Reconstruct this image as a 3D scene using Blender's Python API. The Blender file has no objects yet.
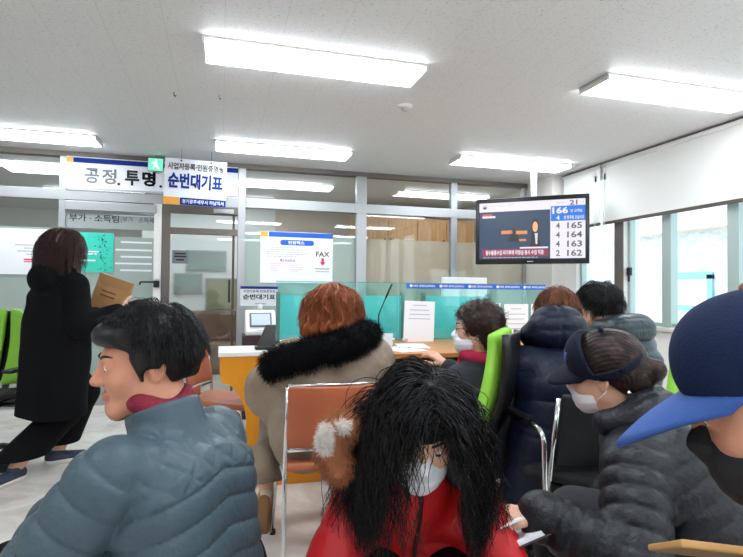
import bpy, bmesh, math, random
import numpy as np
from math import sin, cos, pi, radians, sqrt, atan2, hypot
from mathutils import Vector, Matrix
random.seed(7)
SC = bpy.context.scene
COL = SC.collection
Q = 1.0          # detail factor of the sculpted surfaces (bigger is coarser)

# ------------------------------------------------------------------ camera
CAMH = 1.19; FPX = 535.0
YAW, PITCH, ROLL = radians(15.7), radians(1.24), 0.010
FW = np.array([sin(YAW)*cos(PITCH), cos(YAW)*cos(PITCH), sin(PITCH)])
RT = np.array([cos(YAW), -sin(YAW), 0.0]); UP = np.cross(RT, FW)
CAMP = np.array([0, 0, CAMH])
def ray(px, py):
    x, y = px-371.5, py-278.5
    x, y = x*cos(ROLL)+y*sin(ROLL), -x*sin(ROLL)+y*cos(ROLL)
    return FW+RT*x/FPX-UP*y/FPX
def atD(px, py, d): return CAMP+ray(px, py)*d
def atY(px, py, Y): r = ray(px, py); return CAMP+r*Y/r[1]
def atZ(px, py, z): r = ray(px, py); return CAMP+r*(z-CAMH)/r[2]
cam = bpy.data.cameras.new('camera'); co = bpy.data.objects.new('camera', cam); COL.objects.link(co)
cam.sensor_fit = 'HORIZONTAL'; cam.sensor_width = 36; cam.lens = 36*FPX/743; cam.clip_start = .02; cam.clip_end = 200
r_ = RT*cos(ROLL)+UP*sin(ROLL); u_ = UP*cos(ROLL)-RT*sin(ROLL)
M = Matrix.Identity(4)
for i in range(3):
    M[i][0], M[i][1], M[i][2], M[i][3] = r_[i], u_[i], -FW[i], CAMP[i]
co.matrix_world = M
SC.camera = co

# ------------------------------------------------------------------ materials
MATS = {}
def lin(c):
    return tuple(((x/255)/12.92 if x/255 <= .04045 else ((x/255+.055)/1.055)**2.4) for x in c)
def mat(name, rgb, rough=.6, metal=0., bump=None, var=None, spec=None, sheen=0, coat=0, sss=0):
    """rgb in sRGB 0-255; bump=(scale,strength[,stretch]); var=(scale, rgb2, lo, hi)"""
    if name in MATS: return MATS[name]
    m = bpy.data.materials.new(name); m.use_nodes = True; MATS[name] = m
    nt = m.node_tree; b = nt.nodes['Principled BSDF']; L = nt.links
    c = (*lin(rgb), 1)
    b.inputs['Base Color'].default_value = c
    b.inputs['Roughness'].default_value = rough; b.inputs['Metallic'].default_value = metal
    if spec is not None: b.inputs['Specular IOR Level'].default_value = spec
    if sheen: b.inputs['Sheen Weight'].default_value = sheen; b.inputs['Sheen Roughness'].default_value = .4
    if coat: b.inputs['Coat Weight'].default_value = coat; b.inputs['Coat Roughness'].default_value = .15
    if sss:
        b.inputs['Subsurface Weight'].default_value = sss
        b.inputs['Subsurface Radius'].default_value = (.012, .005, .003); b.inputs['Subsurface Scale'].default_value = 1
    if bump or var:
        tc = nt.nodes.new('ShaderNodeTexCoord')
    if var:
        n = nt.nodes.new('ShaderNodeTexNoise'); n.inputs['Scale'].default_value = var[0]; n.inputs['Detail'].default_value = 4
        cr = nt.nodes.new('ShaderNodeValToRGB'); cr.color_ramp.elements[0].color = c; cr.color_ramp.elements[1].color = (*lin(var[1]), 1)
        cr.color_ramp.elements[0].position = var[2]; cr.color_ramp.elements[1].position = var[3]
        if len(var) > 4:
            mp = nt.nodes.new('ShaderNodeMapping'); mp.inputs['Scale'].default_value = var[4]
            L.new(tc.outputs['Object'], mp.inputs[0]); L.new(mp.outputs[0], n.inputs['Vector'])
        else: L.new(tc.outputs['Object'], n.inputs['Vector'])
        L.new(n.outputs['Fac'], cr.inputs[0]); L.new(cr.outputs[0], b.inputs['Base Color'])
    if bump:
        n = nt.nodes.new('ShaderNodeTexNoise'); n.inputs['Scale'].default_value = bump[0]; n.inputs['Detail'].default_value = 3
        bp = nt.nodes.new('ShaderNodeBump'); bp.inputs['Strength'].default_value = bump[1]; bp.inputs['Distance'].default_value = .01
        if len(bump) > 2:
            mp = nt.nodes.new('ShaderNodeMapping'); mp.inputs['Scale'].default_value = bump[2]
            L.new(tc.outputs['Object'], mp.inputs[0]); L.new(mp.outputs[0], n.inputs['Vector'])
        else: L.new(tc.outputs['Object'], n.inputs['Vector'])
        L.new(n.outputs['Fac'], bp.inputs['Height']); L.new(bp.outputs[0], b.inputs['Normal'])
    return m
def mat_emit(name, rgb, s):
    m = bpy.data.materials.new(name); m.use_nodes = True; nt = m.node_tree
    b = nt.nodes['Principled BSDF']; b.inputs['Base Color'].default_value = (.03, .03, .03, 1)
    b.inputs['Emission Color'].default_value = (*lin(rgb), 1); b.inputs['Emission Strength'].default_value = s
    MATS[name] = m; return m
def mat_glass(name, tint=(1, 1, 1), gloss=1.0, film=0., filmc=(190, 205, 200), rough=0.0, ior=1.5):
    """thin pane: see-through, fresnel reflection, optional frosted film share"""
    m = bpy.data.materials.new(name); m.use_nodes = True; nt = m.node_tree; nt.nodes.clear(); L = nt.links
    out = nt.nodes.new('ShaderNodeOutputMaterial')
    tr = nt.nodes.new('ShaderNodeBsdfTransparent'); tr.inputs[0].default_value = (*tint, 1)
    base = tr
    if film:
        df = nt.nodes.new('ShaderNodeBsdfDiffuse'); df.inputs[0].default_value = (*lin(filmc), 1)
        tl = nt.nodes.new('ShaderNodeBsdfTranslucent'); tl.inputs[0].default_value = (*lin(filmc), 1)
        m1 = nt.nodes.new('ShaderNodeMixShader'); m1.inputs[0].default_value = .45
        L.new(df.outputs[0], m1.inputs[1]); L.new(tl.outputs[0], m1.inputs[2])
        m2 = nt.nodes.new('ShaderNodeMixShader'); m2.inputs[0].default_value = film
        L.new(tr.outputs[0], m2.inputs[1]); L.new(m1.outputs[0], m2.inputs[2]); base = m2
    gl = nt.nodes.new('ShaderNodeBsdfGlossy'); gl.inputs['Roughness'].default_value = rough
    gl.inputs['Color'].default_value = (gloss, gloss, gloss, 1)
    lw = nt.nodes.new('ShaderNodeLayerWeight'); lw.inputs[0].default_value = .5
    pw = nt.nodes.new('ShaderNodeMath'); pw.operation = 'POWER'; pw.inputs[1].default_value = 5
    fr = nt.nodes.new('ShaderNodeMath'); fr.operation = 'MULTIPLY_ADD'; fr.inputs[1].default_value = .92; fr.inputs[2].default_value = .035
    L.new(lw.outputs['Facing'], pw.inputs[0]); L.new(pw.outputs[0], fr.inputs[0])
    mx = nt.nodes.new('ShaderNodeMixShader')
    L.new(fr.outputs[0], mx.inputs[0]); L.new(base.outputs[0], mx.inputs[1]); L.new(gl.outputs[0], mx.inputs[2])
    L.new(mx.outputs[0], out.inputs[0]); MATS[name] = m; return m

# ------------------------------------------------------------------ object helpers
def tag(o, label=None, cat=None, group=None, kind=None):
    if label: o['label'] = label
    if cat: o['category'] = cat
    if group: o['group'] = group
    if kind: o['kind'] = kind
    return o
def empty(name, loc, label=None, cat=None, group=None, rz=0.):
    o = bpy.data.objects.new(name, None); COL.objects.link(o); o.location = loc; o.rotation_euler = (0, 0, rz)
    o.empty_display_size = .1
    return tag(o, label, cat, group)
class MB:
    """collects shapes in one bmesh; build() links them as one object"""
    def __init__(s): s.bm = bmesh.new(); s.smooth = False
    def box(s, lo, hi, M=None, bevel=0):
        vs = [s.bm.verts.new((x, y, z)) for x in (lo[0], hi[0]) for y in (lo[1], hi[1]) for z in (lo[2], hi[2])]
        fs = [s.bm.faces.new([vs[i] for i in f]) for f in ((0, 1, 3, 2), (4, 6, 7, 5), (0, 4, 5, 1), (2, 3, 7, 6), (0, 2, 6, 4), (1, 5, 7, 3))]
        if bevel:
            es = list({e for f in fs for e in f.edges})
            r = bmesh.ops.bevel(s.bm, geom=es, offset=bevel, segments=2, affect='EDGES', profile=.6)
            vs = list({v for f in r['faces'] for v in f.verts} | {v for v in vs if v.is_valid})
        if M is not None:
            bmesh.ops.transform(s.bm, matrix=M, verts=[v for v in vs if v.is_valid])
        return s
    def quad(s, pts): s.bm.faces.new([s.bm.verts.new(p) for p in pts]); return s
    def prism(s, pts, off):
        """closed outline pts (3d) extruded by vector off"""
        a = [s.bm.verts.new(p) for p in pts]; b = [s.bm.verts.new(Vector(p)+Vector(off)) for p in pts]
        n = len(a); s.bm.faces.new(a[::-1]); s.bm.faces.new(b)
        for i in range(n): s.bm.faces.new((a[i], a[(i+1) % n], b[(i+1) % n], b[i]))
        return s
    def tube(s, pts, r, n=10, closed=False):
        pts = [Vector(p) for p in pts]; N = len(pts); rings = []
        rr = r if isinstance(r, (list, tuple)) else [r]*N
        ref = None
        for i, p in enumerate(pts):
            if closed: d = pts[(i+1) % N]-pts[i-1]
            else: d = pts[min(i+1, N-1)]-pts[max(i-1, 0)]
            d.normalize()
            if ref is None: ref = d.orthogonal().normalized()
            ref = (ref-d*ref.dot(d)).normalized(); o = d.cross(ref)
            rings.append([s.bm.verts.new(p+(ref*cos(2*pi*k/n)+o*sin(2*pi*k/n))*rr[i]) for k in range(n)])
        R = range(N if closed else N-1)
        for i in R:
            a, b = rings[i], rings[(i+1) % N]
            for k in range(n):
                f = s.bm.faces.new((a[k], a[(k+1) % n], b[(k+1) % n], b[k])); f.smooth = True
        if not closed: s.bm.faces.new(rings[0][::-1]); s.bm.faces.new(rings[-1])
        return s
    def cyl(s, c0, c1, r, n=20): return s.tube([c0, c1], r, n)
    def grid(s, f, nu, nv, smooth=True, closeu=False):
        V = [[s.bm.verts.new(f(i/(nu if closeu else nu-1), j/(nv-1))) for j in range(nv)] for i in range(nu)]
        for i in range(nu if closeu else nu-1):
            for j in range(nv-1):
                q = s.bm.faces.new((V[i][j], V[(i+1) % nu][j], V[(i+1) % nu][j+1], V[i][j+1])); q.smooth = smooth
        return s
    def build(s, name, m, parent=None, kind=None, bevel=0, solid=0):
        me = bpy.data.meshes.new(name); bmesh.ops.recalc_face_normals(s.bm, faces=s.bm.faces); s.bm.to_mesh(me); s.bm.free()
        me.materials.append(m if not isinstance(m, str) else MATS[m])
        o = bpy.data.objects.new(name, me); COL.objects.link(o)
        if parent: o.parent = parent
        if kind: o['kind'] = kind
        if solid:
            md = o.modifiers.new('solid', 'SOLIDIFY'); md.thickness = solid; md.offset = 0
        if bevel:
            md = o.modifiers.new('bevel', 'BEVEL'); md.width = bevel; md.segments = 2; md.limit_method = 'ANGLE'
        return o
def rbend(pts, r=.04, n=5):
    """round the corners of a polyline"""
    P = [Vector(p) for p in pts]; out = [P[0]]
    for i in range(1, len(P)-1):
        a = (P[i-1]-P[i]); b = (P[i+1]-P[i]); q = min(r, a.length*.45, b.length*.45)
        p0 = P[i]+a.normalized()*q; p1 = P[i]+b.normalized()*q
        for k in range(n+1):
            t = k/n; out.append(p0*(1-t)**2+P[i]*2*t*(1-t)+p1*t*t)
    out.append(P[-1]); return out
def text(body, parent, m, pos, h, w=None, bold=0., name='lettering', facing='-Y', align='CENTER'):
    """flat lettering h tall, squeezed to width w, in the local frame of parent"""
    cu = bpy.data.curves.new(name, 'FONT'); cu.body = body; cu.size = 1; cu.offset = bold; cu.resolution_u = 2
    cu.align_x = 'LEFT'
    o = bpy.data.objects.new(name, cu); COL.objects.link(o)
    bpy.context.view_layer.update()
    me = bpy.data.meshes.new_from_object(o.evaluated_get(bpy.context.evaluated_depsgraph_get()))
    bpy.data.objects.remove(o); bpy.data.curves.remove(cu)
    n = len(me.vertices); a = np.zeros(n*3); me.vertices.foreach_get('co', a); a = a.reshape(-1, 3)
    lo, hi = a.min(0), a.max(0); sy = h/(hi[1]-lo[1]); sx = (w/(hi[0]-lo[0])) if w else sy
    cx = {'CENTER': (lo[0]+hi[0])/2, 'LEFT': lo[0], 'RIGHT': hi[0]}[align]
    x = (a[:, 0]-cx)*sx; y = (a[:, 1]-(lo[1]+hi[1])/2)*sy
    b = np.stack([x, np.zeros(n), y], 1)+np.array(pos)
    me.vertices.foreach_set('co', b.ravel()); me.materials.clear(); me.materials.append(MATS[m]); me.update()
    o = bpy.data.objects.new(name, me); COL.objects.link(o); o.parent = parent; return o
def copy_tree(o, parent=None):
    c = o.copy(); COL.objects.link(c)
    if parent: c.parent = parent
    for ch in list(o.children): copy_tree(ch, c)
    return c
# ------------------------------------------------------------------ shared materials
mat('white_paint', (236, 234, 230), .55); mat('alu', (172, 174, 176), .38, .55, spec=.5)
mat('brown_alu', (112, 104, 97), .4, .4); mat('dark_frame', (84, 74, 66), .5, .2)
mat('white_plastic', (238, 238, 238), .35); mat('black_plastic', (22, 22, 24), .35); mat('chrome', (222, 224, 226), .14, 1.)
mat('navy_print', (36, 58, 138), .9, spec=.1); mat('blue_print', (22, 92, 196), .45); mat('orange_print', (250, 172, 56), .5)
mat('ink', (52, 52, 56), .9, spec=.1); mat('ink_black', (24, 24, 26), .9, spec=.1); mat('red_print', (214, 38, 78), .5); mat('magenta_print', (150, 48, 110), .5)
mat('pale_print', (176, 178, 190), .6); mat('pink_print', (226, 186, 206), .6); mat('paper', (238, 239, 244), .7); mat('sign_white', (238, 240, 246), .75, spec=.2)
mat('lime', (150, 214, 70), .5, bump=(900, .15)); mat('terracotta', (168, 92, 58), .42, bump=(400, .15), var=(6, (182, 106, 70), .4, .7))
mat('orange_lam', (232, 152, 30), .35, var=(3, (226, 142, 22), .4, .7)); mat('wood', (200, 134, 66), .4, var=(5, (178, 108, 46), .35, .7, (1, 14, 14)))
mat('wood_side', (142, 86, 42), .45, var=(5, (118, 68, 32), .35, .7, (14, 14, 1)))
mat('desk_white', (236, 234, 228), .3); mat('black_rubber', (18, 18, 18), .7); mat('kiosk_brown', (66, 50, 48), .4)
mat('black_fabric', (24, 25, 28), .75, bump=(600, .3)); mat('kraft', (190, 146, 98), .7, var=(10, (178, 132, 84), .4, .7))
mat('lcd', (200, 212, 224), .2); mat('far_wood', (196, 152, 104), .5, var=(3, (176, 128, 82), .35, .7, (10, 10, 1)))
mat('green_glassy', (140, 158, 152), .2); mat('olive_glassy', (150, 150, 118), .25)
mat_glass('pane', (.97, .99, .98)); mat_glass('frost', (.93, .98, .96), film=.72, filmc=(196, 210, 204))
mat_glass('frost_right', (.95, .96, .93), film=.5, filmc=(206, 202, 186))
mat_glass('teal_glass', (.80, .955, .945), film=.10, filmc=(110, 205, 200)); mat_glass('aqua_panel', (.6, .95, .95), film=.88, filmc=(140, 236, 238))
mat_glass('win_pane', (.93, .99, .98))
mat_emit('tube_light', (240, 248, 255), 12.5); mat_emit('tube_light_office', (240, 248, 255), 5.5)
# ceiling: mineral fibre tiles with fine fissures
def ceiling_mat():
    m = bpy.data.materials.new('ceiling_tiles'); m.use_nodes = True; nt = m.node_tree; L = nt.links; b = nt.nodes['Principled BSDF']
    tc = nt.nodes.new('ShaderNodeTexCoord')
    n = nt.nodes.new('ShaderNodeTexNoise'); n.inputs['Scale'].default_value = 78; n.inputs['Detail'].default_value = 5; n.inputs['Roughness'].default_value = .75
    mp = nt.nodes.new('ShaderNodeMapping'); mp.inputs['Scale'].default_value = (.62, 1.25, 1)
    L.new(tc.outputs['Object'], mp.inputs[0]); L.new(mp.outputs[0], n.inputs['Vector'])
    cr = nt.nodes.new('ShaderNodeValToRGB'); cr.color_ramp.elements[0].position = .32; cr.color_ramp.elements[1].position = .44
    cr.color_ramp.elements[0].color = (*lin((172, 171, 170)), 1); cr.color_ramp.elements[1].color = (*lin((228, 228, 228)), 1)
    L.new(n.outputs['Fac'], cr.inputs[0])
    br = nt.nodes.new('ShaderNodeTexBrick'); br.offset = .5; br.inputs['Scale'].default_value = 1
    br.inputs['Brick Width'].default_value = .6; br.inputs['Row Height'].default_value = .3; br.inputs['Mortar Size'].default_value = .0012
    br.inputs['Color1'].default_value = br.inputs['Color2'].default_value = (1, 1, 1, 1); br.inputs['Mortar'].default_value = (.8, .8, .8, 1)
    mp2 = nt.nodes.new('ShaderNodeMapping'); mp2.inputs['Rotation'].default_value = (0, 0, pi/2); mp2.inputs['Location'].default_value = (.03, .0, 0)
    L.new(tc.outputs['Object'], mp2.inputs[0]); L.new(mp2.outputs[0], br.inputs['Vector'])
    mx = nt.nodes.new('ShaderNodeMixRGB'); mx.blend_type = 'MULTIPLY'; mx.inputs[0].default_value = 1
    L.new(cr.outputs[0], mx.inputs[1]); L.new(br.outputs['Color'], mx.inputs[2]); L.new(mx.outputs[0], b.inputs['Base Color'])
    bp = nt.nodes.new('ShaderNodeBump'); bp.inputs['Strength'].default_value = .35; bp.inputs['Distance'].default_value = .004
    L.new(n.outputs['Fac'], bp.inputs['Height']); L.new(bp.outputs[0], b.inputs['Normal'])
    b.inputs['Roughness'].default_value = .55; MATS['ceiling'] = m
ceiling_mat()
def floor_mat():
    m = bpy.data.materials.new('stone_floor'); m.use_nodes = True; nt = m.node_tree; L = nt.links; b = nt.nodes['Principled BSDF']
    tc = nt.nodes.new('ShaderNodeTexCoord')
    n = nt.nodes.new('ShaderNodeTexNoise'); n.inputs['Scale'].default_value = 2.6; n.inputs['Detail'].default_value = 8; n.inputs['Roughness'].default_value = .62; n.inputs['Distortion'].default_value = 1.2
    L.new(tc.outputs['Object'], n.inputs['Vector'])
    cr = nt.nodes.new('ShaderNodeValToRGB'); e = cr.color_ramp.elements
    e[0].position = .34; e[0].color = (*lin((204, 195, 185)), 1); e[1].position = .62; e[1].color = (*lin((234, 229, 224)), 1)
    x = e.new(.48); x.color = (*lin((222, 215, 208)), 1)
    L.new(n.outputs['Fac'], cr.inputs[0]); L.new(cr.outputs[0], b.inputs['Base Color'])
    b.inputs['Roughness'].default_value = .22; MATS['floor'] = m
floor_mat()

# ------------------------------------------------------------------ the room
XL, XR, YB, YF, ZC = -4.5, 3.87, -4.0, 6.0, 2.55
YO = 10.5        # far wall of the office beyond the glass
def struct(name, mb, m, parent=None, **k): return mb.build(name, m, parent, kind='structure' if parent is None else None, **k)
struct('floor', MB().box((XL-.2, YB-.2, -.12), (XR+.2, YO+.2, 0)), 'floor')
struct('ceiling', MB().box((XL-.2, YB-.2, ZC), (XR+.2, YO+.2, ZC+.12)), 'ceiling')
struct('wall_left', MB().box((XL-.2, YB, 0), (XL, YO, ZC)), 'white_paint')
struct('wall_rear', MB().box((XL, YB-.2, 0), (XR, YB, ZC)), 'white_paint')
struct('wall_office', MB().box((XL, YO, 0), (XR, YO+.2, ZC)), 'white_paint')
# right wall: sill wall, head, piers
wr = MB(); SILL = .88; HEAD = 2.44
wr.box((XR, YB, 0), (XR+.2, YO, SILL)).box((XR, YB, HEAD), (XR+.2, YO, ZC))
OPEN = [(-1.6, 1.5), (2.0, 4.46), (4.58, 5.2)]  # first opening is out of view, added to bring daylight to the front row
ys = [YB]+[v for o in OPEN for v in o]+[YO]
for a, b in zip(ys[::2], ys[1::2]): wr.box((XR, a, SILL), (XR+.2, b, HEAD))
struct('wall_right', wr, 'white_paint')
struct('trim_1', MB().box((XR-.05, -1.7, SILL-.035), (XR+.03, 5.25, SILL), bevel=.006), mat('sill_stone', (206, 204, 196), .35))
struct('trim_2', MB().box((XR-.012, 4.46, SILL), (XR-.001, 4.58, HEAD)), 'brown_alu')
struct('gap_shadow_strip', MB().box((XR-.025, YB, ZC-.022), (XR, YF-.12, ZC-.002)), 'brown_alu')  # dark strip stands in for the gap shadow along the ceiling above the blinds
mat('frame_pale', (176, 192, 188), .35, .4)
for k, (a, b) in enumerate(OPEN):
    w = MB(); x0, x1 = XR+.05, XR+.11; t = .035
    w.box((x0, a, SILL), (x1, a+t, HEAD)).box((x0, b-t, SILL), (x1, b, HEAD)).box((x0, a, SILL), (x1, b, SILL+t)).box((x0, a, HEAD-t), (x1, b, HEAD))
    if b-a > 1:
        n = 3 if b-a > 2.4 else 2
        for i in ([3.30, 3.96] if k == 1 else [a+(b-a)*j/3 for j in (1, 2)]):
            w.box((x0-.02, i-.05, SILL), (x1-.0, i+.05, HEAD))
    wo = struct('window_%d' % (k+1), w, 'frame_pale')
    MB().box((XR+.075, a+.01, SILL+.01), (XR+.081, b-.01, HEAD-.01)).build('glass_pane', 'win_pane', wo)
    if k == 1: MB().box((XR+.015, 4.40, 1.36), (XR+.05, 4.44, 1.44), bevel=.005).box((XR+.02, 4.41, 1.30), (XR+.03, 4.43, 1.36)).build('latch', 'black_plastic', wo)
# roller blinds
mat('blind_cloth', (236, 238, 236), .8, bump=(700, .1))
def blind(y0, y1, label, cordy):
    t = empty('roller_blind', (XR-.05, (y0+y1)/2, 1.89), label, 'blind', 'roller blinds on the window wall')
    h = (y1-y0)/2
    m = MB().box((-.004, -h, .03), (.0, h, .62)).build('cloth', 'blind_cloth', t)
    nt = None
    MB().box((-.008, -h, 0), (.005, h, .032), bevel=.003).build('bottom_bar', 'dark_frame', t)
    MB().cyl((.0, -h, .62), (.0, h, .62), .022, 14).build('roller_tube', 'white_plastic', t)
    c = cordy-(y0+y1)/2
    MB().tube([(-.014, c, .60), (-.014, c, -.35)], .0025, 6).tube([(-.014, c+.02, .60), (-.014, c+.02, -.35)], .0025, 6).build('cord', 'white_plastic', t)
    MB().cyl((-.014, c, .47), (-.014, c, .53), .008, 10).build('cord_clip', 'dark_frame', t)
    return t
blind(4.74, 5.36, 'narrow white roller blind beside the corner pillar, partly behind the hanging screen', 4.80)
blind(1.9, 4.70, 'wide white roller blind half lowered over the big bright window', 4.66)
struct('wall_pillar', MB().box((XR-.17, 5.42, 0), (XR, YF-.06, ZC), bevel=.004), mat('pillar_paint', (226, 222, 216), .5))

# ------------------------------------------------------------------ outside the window
bl = empty('stone_building', (9, 8, -3), 'pale stone clad building across the yard, seen through the big window', 'building')
def ext_mat():
    m = bpy.data.materials.new('stone_cladding'); m.use_nodes = True; nt = m.node_tree; L = nt.links; b = nt.nodes['Principled BSDF']
    tc = nt.nodes.new('ShaderNodeTexCoord'); v = nt.nodes.new('ShaderNodeTexVoronoi'); v.inputs['Scale'].default_value = 9
    mp = nt.nodes.new('ShaderNodeMapping'); mp.inputs['Scale'].default_value = (1, 1, 2.2)
    L.new(tc.outputs['Object'], mp.inputs[0]); L.new(mp.outputs[0], v.inputs['Vector'])
    cr = nt.nodes.new('ShaderNodeValToRGB'); cr.color_ramp.elements[0].color = (*lin((172, 174, 182)), 1); cr.color_ramp.elements[1].color = (*lin((212, 210, 212)), 1)
    L.new(v.outputs['Color'], cr.inputs[0]); L.new(cr.outputs[0], b.inputs['Base Color']); b.inputs['Roughness'].default_value = .9; MATS['ext'] = m
ext_mat()
MB().box((0, -14, 0), (3, 12, 8)).build('wall', 'ext', bl)
MB().box((-.35, -10, 5.42), (0, 2.3, 5.62)).build('canopy', mat('ext_tan', (226, 206, 180), .8), bl)
wf = MB()
for (a, b, c, d) in ((.0, .12, 3.9, 4.55), (.85, .97, 3.9, 4.55), (0, .97, 4.47, 4.6), (0, .97, 3.85, 3.95)): wf.box((-.06, a, c), (.0, b, d))
wfo = wf.build('window_frame', mat('ext_blue', (120, 158, 186), .5), bl)
MB().box((-.02, .1, 3.94), (-.01, .88, 4.48)).build('pane', mat('ext_pane', (236, 242, 246), .3), wfo)
MB().box((-.05, -14, 3.2), (-.0, 12, 3.35)).build('ledge', mat('ext_ledge', (200, 204, 206), .8), bl)
struct('ground_outside', MB().box((XR+.2, -30, -3.1), (40, 40, -3)), mat('asphalt', (170, 172, 174), .9))

# ------------------------------------------------------------------ glass partition at the front
pt = MB(); y0, y1 = YF-.04, YF+.04
MULL = [(-1.57, -1.51), (.165, .245), (1.49, 1.61), (2.67, 2.75), (3.66, 3.70)]
for a, b in MULL: pt.box((a, y0, 0), (b, y1, ZC))
for a, b in ((-3.6, -3.54),): pt.box((a, y0, 0), (b, y1, ZC))
pt.box((XL, y0-.005, 2.065), (.165, y1, 2.17)).box((.245, y0-.005, 2.075), (XR, y1, 2.185))
struct('wall_partition', pt, 'alu', bevel=.003)
hd = MB().box((XL, y0-.01, 2.50), (XR, y1+.01, ZC)); struct('trim_4', hd, 'brown_alu')
bt = MB().box((XL, y0, 0), (-1.57, y1, .1)).box((-1.51, y0, 0), (-.60, y1, .1)).box((.245, y0, 0), (XR, y1, .1)); struct('baseboard_front', bt, 'alu')
def bay(n, x0, x1, film_z=None, film='frost'):
    z0, z1 = .1, 2.065
    if film_z is None: o = MB().box((x0, YF-.004, z0), (x1, YF+.004, z1)).build('window_%d' % n, 'pane', kind='structure')
    else:
        o = MB().box((x0, YF-.004, film_z), (x1, YF+.004, z1)).build('window_%d' % n, 'pane', kind='structure')
        MB().box((x0, YF-.004, z0), (x1, YF+.004, film_z)).build('frosted_film', film, o)
    return o
def transom(n, x0, x1): MB().box((x0, YF-.004, 2.17), (x1, YF+.004, 2.5)).build('window_%d' % n, 'pane', kind='structure')
bay(4, -3.54, -1.57, 1.78); bay(6, .245, 1.49, 1.79); bay(7, 1.61, 2.67, 1.785, 'frost_right'); bay(8, 2.75, 3.66, 1.785, 'frost_right')
b5 = bay(5, -1.51, -.68, 1.71)
for i, z in enumerate((1.65, 1.57, 1.50, 1.43, 1.36)):   # thin white stripes on the face of the film
    MB().box((-1.05 if i % 2 else -1.0, YF-.007, z), (-.70, YF-.005, z+.018)).build('white_stripe', 'paper', b5)
for n, (a, b) in enumerate(((-3.54, -1.57), (.245, 1.49), (1.61, 2.67), (2.75, 3.66))): transom(9+n, a, b)
# sliding header rail and inner post of the lettered bay
struct('trim_5', MB().box((-1.51, YF-.06, 1.965), (-.66, YF-.006, 2.055), bevel=.004), 'alu')
struct('trim_6', MB().box((-.68, YF-.05, 0), (-.605, YF+.03, 2.065)), 'white_paint')
# door
d = MB().box((-.60, YF-.045, 0), (-.525, YF+.045, 2.065)).box((-.525, YF-.045, 1.985), (.165, YF+.045, 2.065)).box((-.525, YF-.03, 1.765), (.165, YF+.03, 1.83))
do = struct('door_1', d, 'brown_alu')
MB().box((-.525, YF-.005, 1.83), (.165, YF+.005, 1.985)).build('transom_pane', 'pane', do)
MB().box((-.51, YF-.006, .06), (.135, YF+.006, 1.765)).build('glass_leaf', 'pane', do)
MB().box((.11, YF-.02, .03), (.135, YF+.02, 1.985)).build('edge_rail', 'dark_frame', do)
MB().box((-.51, YF-.02, .0), (.11, YF+.02, .08)).build('bottom_rail', 'brown_alu', do)
MB().tube(rbend([(.085, YF-.007, 1.28), (.085, YF-.07, 1.28), (.085, YF-.07, 1.05), (.085, YF-.007, 1.05)], .03), .011).build('handle', 'black_plastic', do)
MB().box((-.09, YF-.075, 1.995), (.12, YF-.045, 2.04), bevel=.004).build('door_closer', 'alu', do)

# the office behind the glass
struct('wall_beyond', MB().box((-1.2, 9.0, 0), (.85, 9.12, ZC)), mat('office_white', (228, 232, 230), .6))
def offwin(n, x0, x1, z0, z1, m):
    o = MB().box((x0-.02, 8.965, z0-.02), (x1+.02, 9.0, z1+.02)).build('window_%d' % n, 'alu', kind='structure')
    MB().box((x0, 8.955, z0), (x1, 8.964, z1)).build('pane', m, o)
offwin(13, -.52, .05, 1.50, 1.78, 'green_glassy'); offwin(14, -.70, -.31, 1.12, 1.41, 'green_glassy'); offwin(15, -.22, .28, .86, 1.34, 'olive_glassy')
sg = MB().box((-.61, 5.985, 1.46), (-.0, 5.99, 1.47)); sg.bm.clear()
t = empty('notice_plate', (-.42, YF-.012, 1.52), 'small dark grey notice stuck on the upper left of the glass door', 'notice')
MB().box((-.08, -.003, -.07), (.08, .0, .07)).build('plate', mat('plate_grey', (118, 122, 126), .5), t)
lw = MB()
for i, (z, w) in enumerate(((.035, .055), (.005, .06), (-.03, .04))): lw.box((-w, -.005, z-.008), (w, -.004, z+.008))
lw.build('print_lines', 'ink', t)
cb = empty('wooden_cabinet', (2.95, 7.6, 0), 'tall light brown wooden cupboard behind the frosted glass partition', 'cabinet')
MB().box((-1.05, 0, 0), (.85, .5, 2.28)).build('carcass', 'far_wood', cb)
for i in range(4):
    x = -1.04+i*.47
    dd = MB().box((x+.004, -.02, .06), (x+.462, 0, 2.24), bevel=.003).build('cupboard_door', 'far_wood', cb)
    MB().cyl((x+(.42 if i % 2 == 0 else .04), -.045, 1.95), (x+(.42 if i % 2 == 0 else .04), -.02, 1.95), .013, 12).build('knob', 'dark_frame', dd)
struct('wall_inner', MB().box((.85, 9.0, 0), (XR, 9.1, ZC)), mat('office_beige', (214, 200, 184), .6))
# guessed low furniture standing in for a brownish reflection in the door
t = empty('sofa_stand_in', (.05, 8.0, 0), 'brown sofa shape standing in for a brownish reflection behind the glass door', 'sofa')
MB().box((-.55, -.3, 0), (.55, .35, .42), bevel=.04).build('seat', mat('sofa_brown', (120, 96, 78), .6), t)
MB().box((-.55, .2, .4), (.55, .38, .86), bevel=.05).build('backrest', 'sofa_brown', t)

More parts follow.
